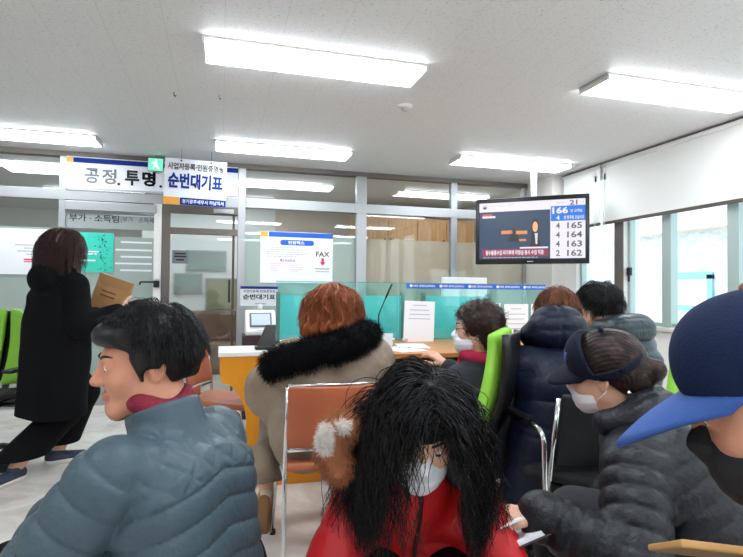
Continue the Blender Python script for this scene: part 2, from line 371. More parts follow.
# ------------------------------------------------------------------ ceiling lights
def ceiling_light(x, y, label, em='tube_light', first=[None, None]):
    k = 0 if em == 'tube_light' else 1
    if first[k] is None:
        t = empty('ceiling_light', (x, y, ZC), label, 'ceiling light', 'ceiling lights of the waiting hall' if k == 0 else 'ceiling lights of the office')
        MB().box((-.65, -.14, -.015), (.65, .14, -.0005)).box((-.65, -.14, -.04), (-.634, .14, -.0005)).box((.634, -.14, -.04), (.65, .14, -.0005)).build('housing', mat('lamp_white', (232, 230, 226), .4), t)
        MB().box((-.632, -.135, -.040), (.632, .135, -.016)).build('diffuser', em, t)
        first[k] = t; return t
    t = copy_tree(first[k]); t.location = (x, y, ZC); t['label'] = label; return t
ceiling_light(.53, 3.12, 'long white ceiling light nearest the camera, left of the smoke detector')
ceiling_light(2.93, 2.90, 'long white ceiling light near the window wall, right of the smoke detector')
ceiling_light(.57, 5.20, 'long white ceiling light just right of the hanging queue banner')
ceiling_light(2.92, 5.00, 'long white ceiling light beside the pole of the hanging screen')
ceiling_light(-1.74, 5.38, 'long white ceiling light at the far left before the glass wall')
for x in (.53, 2.93):
    for y in (.95, -1.15, -3.0): ceiling_light(x, y, 'long white ceiling light behind the camera')
for y in (.95, -1.15): ceiling_light(-1.9, y, 'long white ceiling light behind the camera')
for (x, y, l) in ((-1.7, 6.9, 'office ceiling light behind the far left transom'), (.75, 6.95, 'office ceiling light behind the transom right of the big sign'),
               (3.0, 6.95, 'office ceiling light behind the transom above the wooden cupboard'), (-1.7, 8.3, 'second office ceiling light behind the far left glass'), (.1, 8.2, 'office ceiling light seen through the glass door'),
               ):
    ceiling_light(x, y, l, 'tube_light_office')
# smoke detector, ceiling hooks
t = empty('smoke_detector', (1.281, 3.694, ZC), 'round white smoke detector on the ceiling tiles', 'smoke detector')
MB().tube([(0, 0, 0), (0, 0, -.014), (0, 0, -.015), (0, 0, -.022)], [.055, .055, .044, .04], 24).build('base', 'white_plastic', t)
MB().tube([(0, 0, -.022), (0, 0, -.036), (0, 0, -.046)], [.03, .028, .014], 20).build('sensor_head', mat('detector_grey', (190, 190, 188), .4), t)
for x, y, l in ((-.335, 3.92, 'small dark ceiling hook, the one farther left'), (-.034, 3.886, 'small dark ceiling hook, the one nearer the big light')):
    tag(MB().tube(rbend([(0, 0, 0), (0, 0, -.022), (.008, 0, -.03), (.014, 0, -.022)], .006), .003, 8).build('ceiling_hook', 'dark_frame'), l, 'hook', 'hooks in the ceiling').location = (x, y, ZC)

# ------------------------------------------------------------------ signs and posters
S = empty('wall_sign', (-.66, YF-.045, 2.335), 'wide white lettered sign board with navy band above the glass bay', 'sign')
MB().box((-.845, -.02, -.165), (.82, .0, .165), bevel=.003).build('board', 'sign_white', S)
MB().box((-.78, -.0225, .105), (.82, -.0205, .155)).build('navy_band', 'navy_print', S)
MB().box((-.84, -.0225, .105), (-.785, -.0205, .155)).build('orange_block', 'orange_print', S)
MB().box((-.845, -.0225, -.165), (.82, -.0205, -.145)).build('bottom_edge', mat('edge_grey', (178, 182, 188), .4), S)
mat('sign_grey', (112, 114, 118), .5)
for s_, x, w, mm, bo in (('공', -.61, .135, 'sign_grey', .025), ('정', -.45, .135, 'sign_grey', .025), ('투', -.235, .135, 'ink', .035), ('명', -.075, .13, 'ink_black', .045)):
    text(s_, S, mm, (x, -.023, -.02), .155, w, bo)
for x in (-.36, .04): MB().cyl((x, -.0205, -.09), (x, -.024, -.09), .014, 14).build('lettering', 'ink', S)
MB().cyl((.125, -.0205, -.02), (.125, -.024, -.02), .012, 14).build('lettering', 'ink', S)
S = empty('exit_sign', (-.665, 5.86, 2.455), 'small green emergency exit sign under the ceiling by the banner', 'exit sign')
MB().box((-.075, 0, -.068), (.075, .03, .068), bevel=.004).build('case', 'alu', S)
MB().box((-.068, -.004, -.061), (.068, -.0005, .061)).build('lit_panel', mat_emit('exit_green', (96, 226, 172), 1.0), S)
mat_emit('exit_white', (225, 255, 240), 1.2)
rm = MB(); rm.prism([(-.006, -.006, .028), (.012, -.006, .028), (.016, -.006, -.004), (.04, -.006, -.045), (.026, -.006, -.048), (.004, -.006, -.016), (-.018, -.006, -.046), (-.034, -.006, -.042), (-.008, -.006, -.002), (-.026, -.006, .012), (-.03, -.006, .002), (-.04, -.006, .006), (-.03, -.006, .024)], (0, .0015, 0))
rm.cyl((.004, -.006, .042), (.004, -.0045, .042), .011, 12).build('running_figure', 'exit_white', S)
MB().box((-.004, .012, .068), (.004, .02, .095)).build('bracket', 'alu', S)
def banner(S, w, h, y=-.001):
    text('사업자등록·민원증명등', S, 'ink', (0, y-.003, h*.33), h*.15, w*.90, .02)
    text('순번대기표', S, 'navy_print', (0, y-.003, h*.02), h*.34, w*.88, .04)
S = empty('queue_banner', (-.255, 5.5, 2.225), 'white hanging banner in navy letters with an orange corner, near the ceiling', 'banner')
MB().box((-.29, 0, -.225), (.29, .008, .225)).build('board', 'sign_white', S); banner(S, .58, .45)
MB().box((-.29, -.003, -.225), (-.145, -.0005, -.155)).build('orange_block', 'orange_print', S)
MB().box((-.14, -.003, -.225), (.29, -.0005, -.155)).build('blue_strip', 'navy_print', S)
text('경기광주세무서 하남지서', S, 'sign_white', (.075, -.005, -.19), .04, .39, .02)
for x in (-.14, .14):
    MB().tube([(x, .004, .22), (x, .004, .325)], .002, 6).build('hanging_wire', 'dark_frame', S)
    MB().cyl((x, -.004, .205), (x, .012, .205), .010, 10).build('grommet', 'dark_frame', S)
S.rotation_euler = (0, radians(1.2), 0)
S = empty('glass_lettering', (-1.08, YF-.012, 1.872), 'grey strip with dark lettering on the glass above the green poster', 'sign')
MB().box((-.425, -.002, -.085), (.425, 0, .085)).build('strip', mat('strip_grey', (150, 158, 156), .35), S)
text('부가 · 소득팀', S, 'ink', (-.17, -.004, .02), .075, .46, .015); text('(부가 · 소득세)', S, 'ink', (.245, -.004, .015), .065, .34, .0)
MB().box((.0, -.003, .055), (.42, -.0025, .065)).build('white_line', 'paper', S)
S = empty('white_poster', (-1.93, YF-.012, 1.535), 'wide white poster taped on the glass left of the standing person', 'poster')
MB().box((-.385, -.004, -.225), (.385, 0, .225)).build('sheet', 'paper', S)
MB().prism([(-.26+.07*cos(a)*(1+.25*sin(3*a)), -.005, .02+.17*sin(a)) for a in np.linspace(0, 2*pi, 18)[:-1]], (0, -.0005, 0)).build('dark_picture', 'ink', S)
lw = MB()
for z, a, b in ((.06, -.02, .28), (.03, .06, .26), (0, .0, .30), (-.03, .08, .22)): lw.box((a, -.0055, z), (b, -.0045, z+.009))
lw.build('print_lines', 'pale_print', S); lw = MB()
lw.box((.06, -.0055, -.085), (.30, -.0045, -.07)).box((.06, -.0055, -.105), (.24, -.0045, -.095)).build('red_lines', 'red_print', S)
S = empty('green_poster', (-1.25, YF-.012, 1.545), 'turquoise poster with dark dots on the glass right of the standing person', 'poster')
MB().box((-.185, -.004, -.20), (.185, 0, .20)).build('sheet', mat('poster_teal', (58, 208, 184), .5), S)
lw = MB(); rr = random.Random(3)
for i in range(64):
    x, z = rr.gauss(.09, .04), rr.uniform(-.18, .18); q = rr.uniform(.003, .007)
    if abs(x) < .17: lw.box((x-q, -.0055, z-q*.8), (x+q, -.0045, z+q*.8))
lw.build('dark_dots', mat('dot_teal', (28, 110, 108), .5), S)
lw = MB()
for z, a, b in ((.0, -.13, .05), (-.025, -.13, .03), (-.09, -.13, .02)): lw.box((a, -.0055, z), (b, -.0045, z+.014))
lw.build('white_lines', 'paper', S)
S = empty('fax_poster', (.815, YF-.012, 1.545), 'white FAX notice with blue top band on the glass above the teal screens', 'poster')
MB().box((-.405, -.004, -.285), (.405, 0, .285)).build('sheet', 'paper', S)
MB().box((-.315, -.0055, .225), (.405, -.0045, .28)).build('blue_band', 'blue_print', S); MB().box((-.405, -.0055, .225), (-.325, -.0045, .28)).build('orange_block', 'orange_print', S)
pl = [(-.0+.16*s+.03*cos(a), -.0045, .165+.03*sin(a)) for s, a0 in ((1, -pi/2), (-1, pi/2)) for a in np.linspace(a0, a0+pi, 9)]
MB().prism(pl, (0, -.001, 0)).build('blue_pill', 'blue_print', S); text('민원팩스', S, 'paper', (-.01, -.007, .165), .04, .18, .03)
text('FAX', S, 'ink', (.29, -.0055, .045), .058, .155, .02)
MB().prism([(.275, -.0045, .0), (.305, -.0045, .0), (.305, -.0045, -.045), (.323, -.0045, -.045), (.29, -.0045, -.085), (.257, -.0045, -.045), (.275, -.0045, -.045)], (0, -.001, 0)).build('red_arrow', 'red_print', S)
lw = MB().box((.20, -.0055, -.128), (.37, -.0045, -.112)).box((.21, -.0055, -.157), (.37, -.0045, -.147))
for z, b in ((.105, .0), (.08, .09), (.055, .05), (.03, .12), (.005, -.01)):
    x = -.34
    while x < b: w = rr.uniform(.015, .05); lw.box((x, -.0055, z), (min(x+w, b), -.0045, z+.008)); x += w+.008
lw.build('print_lines', 'pale_print', S)
lw = MB()
for x in (-.30, -.08):
    for z in (-.075, -.095, -.115, -.135, -.155): lw.box((x, -.0055, z), (x+rr.uniform(.08, .16), -.0045, z+.007))
for (a, b, c, dd) in ((-.33, .125, -.055, -.053), (-.33, .125, -.185, -.183), (-.33, -.328, -.185, -.053), (.123, .125, -.185, -.053), (.17, .172, -.22, .12)): lw.box((a, -.0055, c), (b, -.0045, dd))
lw.build('pink_lines', 'pink_print', S); text('팩스수신안내', S, 'magenta_print', (-.11, -.0055, -.035), .03, .165, .03)
# keypad by the door
S = empty('door_keypad', (-.645, YF-.0505, 1.29), 'white keypad lock with a black handle left of the glass door', 'lock')
MB().box((-.02, -.03, -.01), (.025, .0, .17), bevel=.005).build('keypad', 'white_plastic', S)
MB().box((-.028, -.035, -.095), (.03, .0, -.025), bevel=.005).build('lock_body', 'black_plastic', S)
MB().tube(rbend([(-.02, -.03, -.04), (-.02, -.07, -.04), (-.15, -.07, -.04), (-.15, -.07, -.07)], .02), .009).build('lever', 'black_plastic', S)

# ------------------------------------------------------------------ hanging screen
T0, T1 = np.array([2.70, 5.36]), np.array([3.60, 4.63]); cx, cy = (T0+T1)/2; ang = atan2(T1[1]-T0[1], T1[0]-T0[0]); TW = float(np.hypot(*(T1-T0)))
S = empty('hanging_screen', (cx, cy, 1.84), 'flat screen showing queue numbers, hung from the ceiling on a white pole', 'screen', rz=ang)
w, h = TW/2, .356
MB().box((-w, 0, -h), (w, .07, h), bevel=.006).build('case', 'black_plastic', S)
bz = MB()
for lo, hi in (((-w, -.022, h-.045), (w, 0, h)), ((-w, -.022, -h), (w, 0, -h+.055)), ((-w, -.022, -h+.055), (-w+.038, 0, h-.045)), ((w-.038, -.022, -h+.055), (w, 0, h-.045))): bz.box(lo, hi)
bz.build('bezel', mat('tv_black', (16, 15, 17), .18), S, bevel=.004)
lx, rx, bz_, tz = -w+.038, w-.038, -h+.055, h-.045
MB().box((lx, -.006, bz_), (rx, 0, tz)).build('panel', mat_emit('scr_white', (240, 236, 246), .62), S)
def scr(name, x0, x1, z0, z1, m, y=-.0065):
    X = lambda f: lx+(rx-lx)*f
    Z = lambda f: bz_+(tz-bz_)*f
    return MB().box((X(x0), y-.001, Z(z0)), (X(x1), y, Z(z1))).build(name, m, S)
sx = lambda f: lx+(rx-lx)*f
sz = lambda f: bz_+(tz-bz_)*f
scr('video_picture', 0, .685, 0, .84, mat_emit('scr_dark', (34, 58, 86), .7))
scr('blue_call_box', .69, 1, .635, .89, mat_emit('scr_blue', (14, 116, 222), .65))
scr('news_band', .03, .665, .045, .175, mat_emit('scr_maroon', (150, 40, 76), .6), -.008)
scr('news_caption', .40, .665, .178, .205, MATS['scr_white'], -.008); scr('channel_tag', .03, .16, .73, .765, MATS['scr_white'], -.008); scr('channel_tag', .03, .13, .765, .80, mat_emit('scr_red', (190, 50, 60), .9), -.008)
mat_emit('scr_ink', (86, 80, 90), .8); mat_emit('scr_orange', (214, 130, 70), .8); mat_emit('scr_skin', (226, 158, 110), .9); mat_emit('scr_black', (20, 24, 32), .5); mat_emit('scr_grey', (190, 186, 196), .9)
scr('stage_glow', .22, .33, .44, .50, 'scr_orange', -.008); scr('stage_glow', .36, .47, .43, .49, 'scr_orange', -.008); scr('stage_glow', .39, .46, .31, .345, 'scr_orange', -.008)
MB().prism([(sx(u), -.009, sz(v)) for u, v in ((.28, .30), (.31, .46), (.34, .56), (.37, .46), (.40, .30))], (0, .0008, 0)).build('dark_figure', 'scr_black', S)
MB().prism([(sx(.545+.036*cos(a)), -.0085, sz(.56+.13*sin(a))) for a in np.linspace(0, 2*pi, 19)[:-1]], (0, .0008, 0)).build('presenter_hair', 'scr_black', S)
MB().prism([(sx(.545+.025*cos(a)), -.0095, sz(.55+.09*sin(a))) for a in np.linspace(0, 2*pi, 19)[:-1]], (0, .0008, 0)).build('presenter_face', 'scr_skin', S)
MB().prism([(sx(u), -.0085, sz(v)) for u, v in ((.49, .2), (.515, .45), (.575, .45), (.60, .2))], (0, .0008, 0)).build('presenter_suit', 'scr_black', S)
MB().prism([(sx(u), -.0095, sz(v)) for u, v in ((.55, .25), (.54, .44), (.57, .44), (.565, .25))], (0, .0008, 0)).build('presenter_shirt', 'scr_grey', S)
text('필수물품수입·저가투매 미팅넘 동시 수입 적용', S, 'scr_white', (sx(.345), -.0095, sz(.112)), .052, (rx-lx)*.56, .03)
lw = MB(); x = sx(.04)
while x < sx(.56): q = rr.uniform(.02, .05); lw.box((x, -.0085, sz(.02)), (x+q, -.0075, sz(.03))); x += q+.01
lw.build('ticker_lines', 'scr_grey', S)
text('21', S, 'scr_ink', (sx(.895), -.008, sz(.94)), .052, .075, .03)
for a, b in ((.74, .82), (.96, .985), (.10, .17), (.18, .26), (.27, .34)): MB().box((sx(a), -.0085, sz(.93)), (sx(b), -.0075, sz(.955))).build('header_text', 'scr_grey', S)
MB().box((sx(.685), -.0085, sz(.895)), (sx(.688), -.0075, sz(.995))).build('header_rule', 'scr_grey', S)
MB().cyl((sx(.055), -.0085, sz(.925)), (sx(.055), -.0075, sz(.925)), .022, 18).build('emblem', mat_emit('scr_navy', (40, 50, 90), .8), S)
MB().prism([(sx(.055)+.02*cos(a), -.0095, sz(.932)+.012*sin(a)) for a in np.linspace(0, pi, 9)], (0, .0008, 0)).build('emblem_white', 'scr_white', S)
text('166', S, 'scr_white', (sx(.775), -.0085, sz(.815)), .07, .155, .035); text('번 고객님', S, 'scr_white', (sx(.92), -.0085, sz(.80)), .032, .11, .02)
text('4', S, 'scr_white', (sx(.755), -.0085, sz(.69)), .046, .032, .03); text('번 창구로 오십시오', S, 'scr_white', (sx(.90), -.0085, sz(.69)), .04, .195, .025)
for i, (a, b) in enumerate((('4', '165'), ('4', '164'), ('4', '163'), ('2', '162'))):
    z = sz(.555-.155*i); text(a, S, 'scr_ink', (sx(.755), -.008, z), .062, .04, .02); text(b, S, 'scr_ink', (sx(.905), -.008, z), .066, .145, .025)
MB().box((-.03, -.0235, -h+.02), (.03, -.022, -h+.03)).build('brand_mark', 'pale_print', S)
MB().cyl((.02, .11, .2), (.02, .11, ZC-1.84), .03, 18).build('ceiling_pole', 'white_plastic', S)
MB().box((-.12, .07, -.15), (.16, .13, .3)).build('mount_plate', 'white_plastic', S)
MB().cyl((.02, .11, ZC-1.84-.02), (.02, .11, ZC-1.84), .07, 20).build('ceiling_flange', 'white_plastic', S)

# ------------------------------------------------------------------ ticket kiosk
S = empty('ticket_kiosk', (.36, 5.15, 0), 'ticket machine on a dark brown pedestal left of the teal screens', 'ticket machine')
MB().box((-.16, -.13, 0), (.19, .17, .76), bevel=.006).build('pedestal', 'kiosk_brown', S)
MB().box((-.145, -.136, .42), (.175, -.1305, .70)).build('pedestal_door', mat('kiosk_door', (78, 60, 56), .35), S)
MB().cyl((-.10, -.142, .62), (-.10, -.136, .62), .012, 12).build('keyhole', 'chrome', S)
hs = MB(); pr = [(-.15, .765), (-.16, .80), (.0, .985), (.10, .99), (.12, .765)]
hs.prism([(-.14, y, z) for y, z in pr], (.28, 0, 0)).build('printer_housing', 'white_plastic', S, bevel=.012)
MM = Matrix.Translation((0, -.077, .895)) @ Matrix.Rotation(-radians(40.8), 4, 'X')
MB().box((-.10, -.012, -.075), (.10, -.0005, .085), M=MM).build('screen_frame', mat('kiosk_grey', (96, 100, 110), .3), S)
MB().box((-.085, -.014, -.06), (.085, -.0125, .07), M=MM).build('display', 'lcd', S)
MB().box((-.04, -.164, .80), (.11, -.158, .815), M=Matrix.Translation((0, .012, 0))).build('ticket_slot', 'pale_print', S)
MB().cyl((.0, .04, .98), (.0, .04, 1.05), .024, 14).build('sign_post', 'white_plastic', S)
q = MB().box((-.185, .02, 1.03), (.165, .045, 1.215), bevel=.004).build('sign_board', 'sign_white', S)
MB().box((-.185, .0185, 1.19), (.165, .0198, 1.215)).build('blue_band', 'navy_print', q)
text('사업자등록·민원증명등', q, 'ink', (-.01, .0185, 1.168), .027, .30, .01); text('순번대기표', q, 'ink_black', (-.01, .0185, 1.115), .05, .30, .03)
MB().box((-.05, .0185, 1.045), (.05, .0198, 1.055)).build('print_line', 'pale_print', q)

# ------------------------------------------------------------------ service counter
CY0, CY1, CZ = 3.12, 3.80, .80        # customer edge, glass line, top
C = empty('service_counter', (1.6, 3.45, 0), 'long wooden service counter below the teal glass screens', 'counter')
def cb_(lo, hi, name, m, parent=C, **k): return MB().box([lo[0]-1.6, lo[1]-3.45, lo[2]], [hi[0]-1.6, hi[1]-3.45, hi[2]]).build(name, m, parent, **k)
cb_((.62, CY0, CZ-.03), (2.9, 4.35, CZ), 'worktop', 'wood', bevel=.004)
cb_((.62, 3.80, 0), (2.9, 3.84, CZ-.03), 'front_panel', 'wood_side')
cb_((.62, CY0+.05, CZ-.085), (2.9, 3.80, CZ-.07), 'shelf', 'wood', bevel=.002)
cb_((.62, CY0+.10, CZ-.16), (2.9, 3.80, CZ-.125), 'lower_shelf', 'wood', bevel=.002)
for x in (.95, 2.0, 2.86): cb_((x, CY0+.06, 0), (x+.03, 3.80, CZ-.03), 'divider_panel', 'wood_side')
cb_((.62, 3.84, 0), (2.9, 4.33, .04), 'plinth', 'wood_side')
# left wing with curved orange end panel and white top
W = empty('desk_wing', (.0, 3.3, 0), 'orange desk end with a curved cut and a white top, left of the wooden counter', 'desk')
ol = [(.0, .785), (.615, .785), (.615, 0), (.285, 0), (.185, .03)]
ol += [(.185-.01*sin(t*pi/2)-.02*t, .05+.30*t) for t in np.linspace(0, 1, 5)]
ol += [(.16-.15*(1-cos(t*pi/2)), .36+.27*sin(t*pi/2)) for t in np.linspace(.1, 1, 8)]
ol += [(.0, .70)]
MB().prism([(x, 0, z) for x, z in ol], (0, .035, 0)).build('end_panel', 'orange_lam', W, bevel=.003)
MB().box((-.01, -.012, .785), (.615, .36, .812), bevel=.004).build('white_top', 'desk_white', W)
MB().box((.585, .035, 0), (.615, .36, .785)).build('side_panel', 'orange_lam', W)

# teal glass screens along the counter
GY = 3.86
gx = [.375, .97, 1.30, 1.96, 2.58]
labs = ['leftmost teal glass screen beside the ticket machine', 'narrow teal glass screen behind the gooseneck microphone', 'teal glass screen with a taped white notice, left of the curly haired person', 'teal glass screen between the curly haired person and the navy coat', 'teal glass screen at the window end of the counter']
for i in range(4):
    a, b = gx[i], gx[i+1]
    t = empty('glass_screen', ((a+b)/2, GY, CZ), labs[i], 'glass screen', 'teal glass screens on the counter')
    h = (b-a)/2
    MB().box((-h+.006, -.005, .012), (h-.006, .005, .445)).build('pane', 'teal_glass', t)
    MB().box((-h+.006, -.0052, .445), (h-.006, .0052, .449)).build('green_edge', mat('glass_edge', (70, 150, 140), .2), t)
    for s in (-1, 1): MB().box((s*(h-.05)-.02, -.016, .0), (s*(h-.05)+.02, .016, .03), bevel=.003).build('clamp', 'chrome', t)
S = empty('blue_strip', (2.16, GY-.010, 1.226), 'thin blue strip with white lettering along the top of the glass screens', 'sign')
MB().box((-.80, -.002, -.02), (.41, 0, .018)).build('band', 'blue_print', S)
for i in range(5): text('국세청 세미래 납세서비스', S, 'paper', (-.66+.245*i, -.003, 0), .018, .19, .02)
for i in range(5): MB().cyl((-.765+.245*i, -.002, 0), (-.765+.245*i, -.0035, 0), .011, 12).build('white_dot', 'paper', S)
# low aqua dividers standing behind the screens
for a, b, l in ((.42, .74, 'aqua desk divider left of the auburn haired person'), (1.0, 1.42, 'aqua desk divider behind the gooseneck microphone'), (1.60, 2.2, 'aqua desk divider behind the curly haired person')):
    t = empty('desk_divider', ((a+b)/2, 4.12, CZ), l, 'divider', 'aqua dividers behind the glass'); h = (b-a)/2
    MB().box((-h, -.012, .0), (h, .012, .345)).build('panel', 'aqua_panel', t)
    for s in (-1, 1): MB().box((s*h-.014, -.018, 0), (s*h+.014, .018, .37)).build('post', mat('post_grey', (116, 120, 106), .4, .3), t)
# notices taped to the glass
def notice(px0, py0, px1, py1, label, lines, rz=0):
    a, b = atY(px0, py0, GY-.012), atY(px1, py1, GY-.012)
    t = empty('paper_notice', ((a[0]+b[0])/2, GY-.012, (a[2]+b[2])/2), label, 'notice', 'white papers taped to the glass screens')
    h, v = (b[0]-a[0])/2, (a[2]-b[2])/2
    MB().box((-h, -.0015, -v), (h, 0, v)).build('sheet', 'paper', t)
    lw = MB()
    for i in range(lines):
        z = v*(.78-.2*i if i else .8); q = h*(.45 if i == 0 else rr.uniform(.6, .82)); lw.box((-q, -.0025, z-.003), (q, -.0018, z+.003))
    lw.build('print_lines', 'pale_print', t); t.rotation_euler = (0, rz, 0); return t
notice(404, 301, 434, 344, 'paper notice on the teal glass left of the curly haired person', 4, .03)
notice(504, 304, 528, 352, 'paper notice on the glass between the green chair and the navy coat', 7)
notice(488, 303, 500.5, 345, 'narrow paper notice half hidden behind the curly brown hair', 4)
notice(531, 304, 545, 335, 'paper notice on the glass above the navy coat shoulder', 4)
# staff-side monitor behind the glass
a, b = atY(443, 277, 4.6), atY(487, 306, 4.6)
t = empty('desk_monitor', ((a[0]+b[0])/2, 4.6, .76), 'white back of a desk monitor standing behind the teal glass', 'monitor'); h = (b[0]-a[0])/2
MB().box((-h, 0, b[2]-.76), (h, .045, a[2]-.76), bevel=.008).build('back_shell', 'white_plastic', t)
MB().box((-.03, .01, .02), (.03, .035, b[2]-.74)).build('stand', 'white_plastic', t); MB().box((-.11, -.07, 0), (.11, .1, .015), bevel=.004).build('foot', 'white_plastic', t)
t = empty('staff_desk', (2.1, 4.75, 0), 'pale staff desk hidden behind the counter glass', 'desk')
MB().box((-1.1, -.3, .73), (1.1, .35, .76), bevel=.003).build('desktop', 'desk_white', t)
for s in (-1, 1): MB().box((s*1.06-.02, -.28, 0), (s*1.06+.02, .33, .73)).build('leg', 'alu', t)
# gooseneck microphone
p0, p1, p2 = atY(378.5, 345, 3.55), atY(379.5, 312, 3.55), atY(392, 284, 3.50)
t = empty('gooseneck_microphone', (p0[0], 3.55, CZ), 'thin black gooseneck microphone on the counter right of the fur hood', 'microphone')
MB().box((-.05, -.06, 0), (.05, .06, .035), bevel=.01).build('base', 'black_plastic', t)
q = [(0, 0, .03), (0, 0, p1[2]-CZ-.02), (.01, -.005, p1[2]-CZ+.01), (float(p2[0]-p0[0])*.55, -.02, (p1[2]+p2[2])/2-CZ), (float(p2[0]-p0[0]), -.05, float(p2[2])-CZ)]
MB().tube(q, [.006, .005, .0045, .004, .006], 8).build('stem', 'black_plastic', t)
MB().tube([q[-2], q[-1]], .007, 10).build('capsule', 'black_plastic', t)
# white card stand, dark card reader, papers
t = empty('name_card', (*atZ(387, 355, CZ)[:2], CZ), 'small white card stand on the counter behind the fur hood', 'card', rz=-.3)
MB().prism([(-.03, -.02, 0), (.03, -.02, 0), (.035, .005, .13), (-.025, .005, .13)], (0, .006, 0)).build('card', 'paper', t); MB().box((-.05, -.05, 0), (.05, .05, .006)).build('foot', 'black_plastic', t)
t = empty('card_terminal', (.27, 3.42, .812), 'black card terminal standing upright on the white desk top', 'card terminal')
MB().box((-.06, -.04, 0), (.06, .06, .02), bevel=.005).build('base', 'black_plastic', t)
MB().prism([(-.05, -.03, .018), (.06, -.03, .018), (.075, .05, .15), (.01, .05, .15)], (0, .03, 0)).build('keypad_body', 'black_plastic', t, bevel=.005)
for i, (x, y, r, l) in enumerate(((1.16, 3.36, .3, 'white sheet of paper lying on the wooden counter, nearer sheet'), (1.3, 3.55, -.2, 'white sheet of paper lying on the counter close to the glass'))):
    o = tag(MB().box((-.105, -.148, 0), (.105, .148, .002)).build('paper_sheet', 'paper'), l, 'paper', 'papers on the counter'); o.location = (x, y, CZ+.0005); o.rotation_euler = (0, 0, r)
o = empty('ballpoint_pen', (1.21, 3.42, CZ+.008), 'white pen lying on the paper on the counter', 'pen', rz=.5)
MB().tube([(-.07, 0, 0), (.055, 0, 0), (.07, 0, 0)], [.005, .005, .001], 8).build('barrel', 'white_plastic', o)

# ------------------------------------------------------------------ chairs
def waiting_chair(loc, rz, label, first=[None], k=1.):
    """terracotta upholstered chair, chrome tube frame; local +Y is where the sitter faces"""
    if first[0] is None:
        t = empty('waiting_chair', loc, label, 'chair', 'terracotta chairs of the waiting area', rz)
        MB().grid(lambda u, v: Vector((-.2+.4*u, -.20+.42*v, .435-.02*sin(pi*u)*sin(pi*v)+.012*cos(pi*v))), 9, 9).build('seat', 'terracotta', t, solid=.035, bevel=.01)
        MB().grid(lambda u, v: Vector((-.2+.4*u, -.185-.05*v-.03*sin(pi*u), .53+.26*v)), 11, 7).build('backrest', 'terracotta', t, solid=.022, bevel=.006)
        for s in (-1, 1):
            MB().tube(rbend([(s*.215, -.285, .0), (s*.205, -.19, .43), (s*.20, -.19, .56), (s*.20, -.235, .79)], .06), .0095).build('rear_leg', 'chrome', t)
            MB().tube(rbend([(s*.20, -.21, .40), (s*.205, .17, .40), (s*.225, .21, .01)], .05), .0095).build('front_leg', 'chrome', t)
            for y in (-.285, .212): MB().cyl((s*.219, y, 0), (s*.219, y, .022), .014, 10).build('foot_cap', 'black_rubber', t)
        [MB().tube([(-.2, y, z), (.2, y, z)], .008).build('cross_bar', 'chrome', t) for y, z in ((-.19, .515), (.16, .402))]
        MB().tube([(-.2, -.236, .793), (.2, -.236, .793)], .008).build('top_rail', 'chrome', t)
        first[0] = t; return t
    t = copy_tree(first[0]); t.location = loc; t.rotation_euler = (0, 0, rz); t['label'] = label; return t
waiting_chair((.475, 2.44, 0), -.02, 'terracotta chair holding the person with the black fur hood')
o = MB().box((.0, -.195, .34), (.12, -.18, .53), bevel=.006).build('hanging_flap', 'terracotta', None); o.parent = [x for x in COL.objects if x.name == 'waiting_chair'][0]
waiting_chair((*atZ(226, 397, .45)[:2], 0), radians(-112), 'empty terracotta chair behind the dark haired head, half behind the orange desk end')
def office_chair(loc, rz, label, first=[None], tilt=0):
    if first[0] is None:
        t = empty('office_chair', loc, label, 'office chair', 'lime green office chairs', rz)
        def lobe(s):
            def f(u, v):
                x = s*(.028+.17*u); z = .50+.53*v
                w = .72+.28*sin(pi*min(1, v*1.15)**.8)-.10*(abs(v-.45) < .0)
                return Vector((x*w, -.235-.10*v+.05*sin(pi*v)*-.6+.045*u*u, z-.05*u*u*(v-.5)))
            return f
        for s in (-1, 1): MB().grid(lobe(s), 9, 17).build('back_lobe', 'lime', t, solid=.045, bevel=.018)
        MB().grid(lambda u, v: Vector((-.185+.37*u, -.285-.10*v-.035*sin(pi*v)+.03*(2*u-1)**2, .52+.49*v)), 9, 11).build('back_shell', 'black_plastic', t, solid=.02)
        MB().tube(rbend([(0, -.10, .40), (0, -.30, .40), (0, -.345, .62), (0, -.36, .75)], .08), .022).build('back_stem', 'black_plastic', t)
        MB().grid(lambda u, v: Vector((-.24+.48*u, -.22+.46*v, .455+.02*(2*u-1)**2-.03*max(0, v-.75))), 9, 9).build('seat', 'black_fabric', t, solid=.05, bevel=.02)
        MB().box((-.2, -.18, .40), (.2, .18, .43)).build('seat_pan', 'black_plastic', t)
        for s in (-1, 1):
            MB().tube(rbend([(s*.2, 0, .41), (s*.29, 0, .41), (s*.29, -.02, .63)], .04), .016).box((s*.29-.035, -.14, .63), (s*.29+.035, .12, .655), bevel=.01).build('armrest', 'black_plastic', t)
        MB().cyl((0, 0, .09), (0, 0, .40), .025, 14).build('gas_lift', 'black_plastic', t)
        for k in range(5):
            a = 2*pi*k/5+.3; e = (.29*cos(a), .29*sin(a))
            l = MB().tube([(0, 0, .10), (e[0]*.6, e[1]*.6, .10), (e[0], e[1], .07)], [.028, .022, .016], 8).build('star_leg', 'black_plastic', t)
            MB().cyl((e[0]-.02*sin(a), e[1]+.02*cos(a), .03), (e[0]+.02*sin(a), e[1]-.02*cos(a), .03), .03, 14).build('caster', 'black_rubber', l)
        first[0] = t; return t
    t = copy_tree(first[0]); t.location = loc; t.rotation_euler = (0, 0, rz); t['label'] = label; return t
office_chair((-1.56, 4.12, 0), radians(165), 'empty lime green office chair at the left edge beside the long black coat')
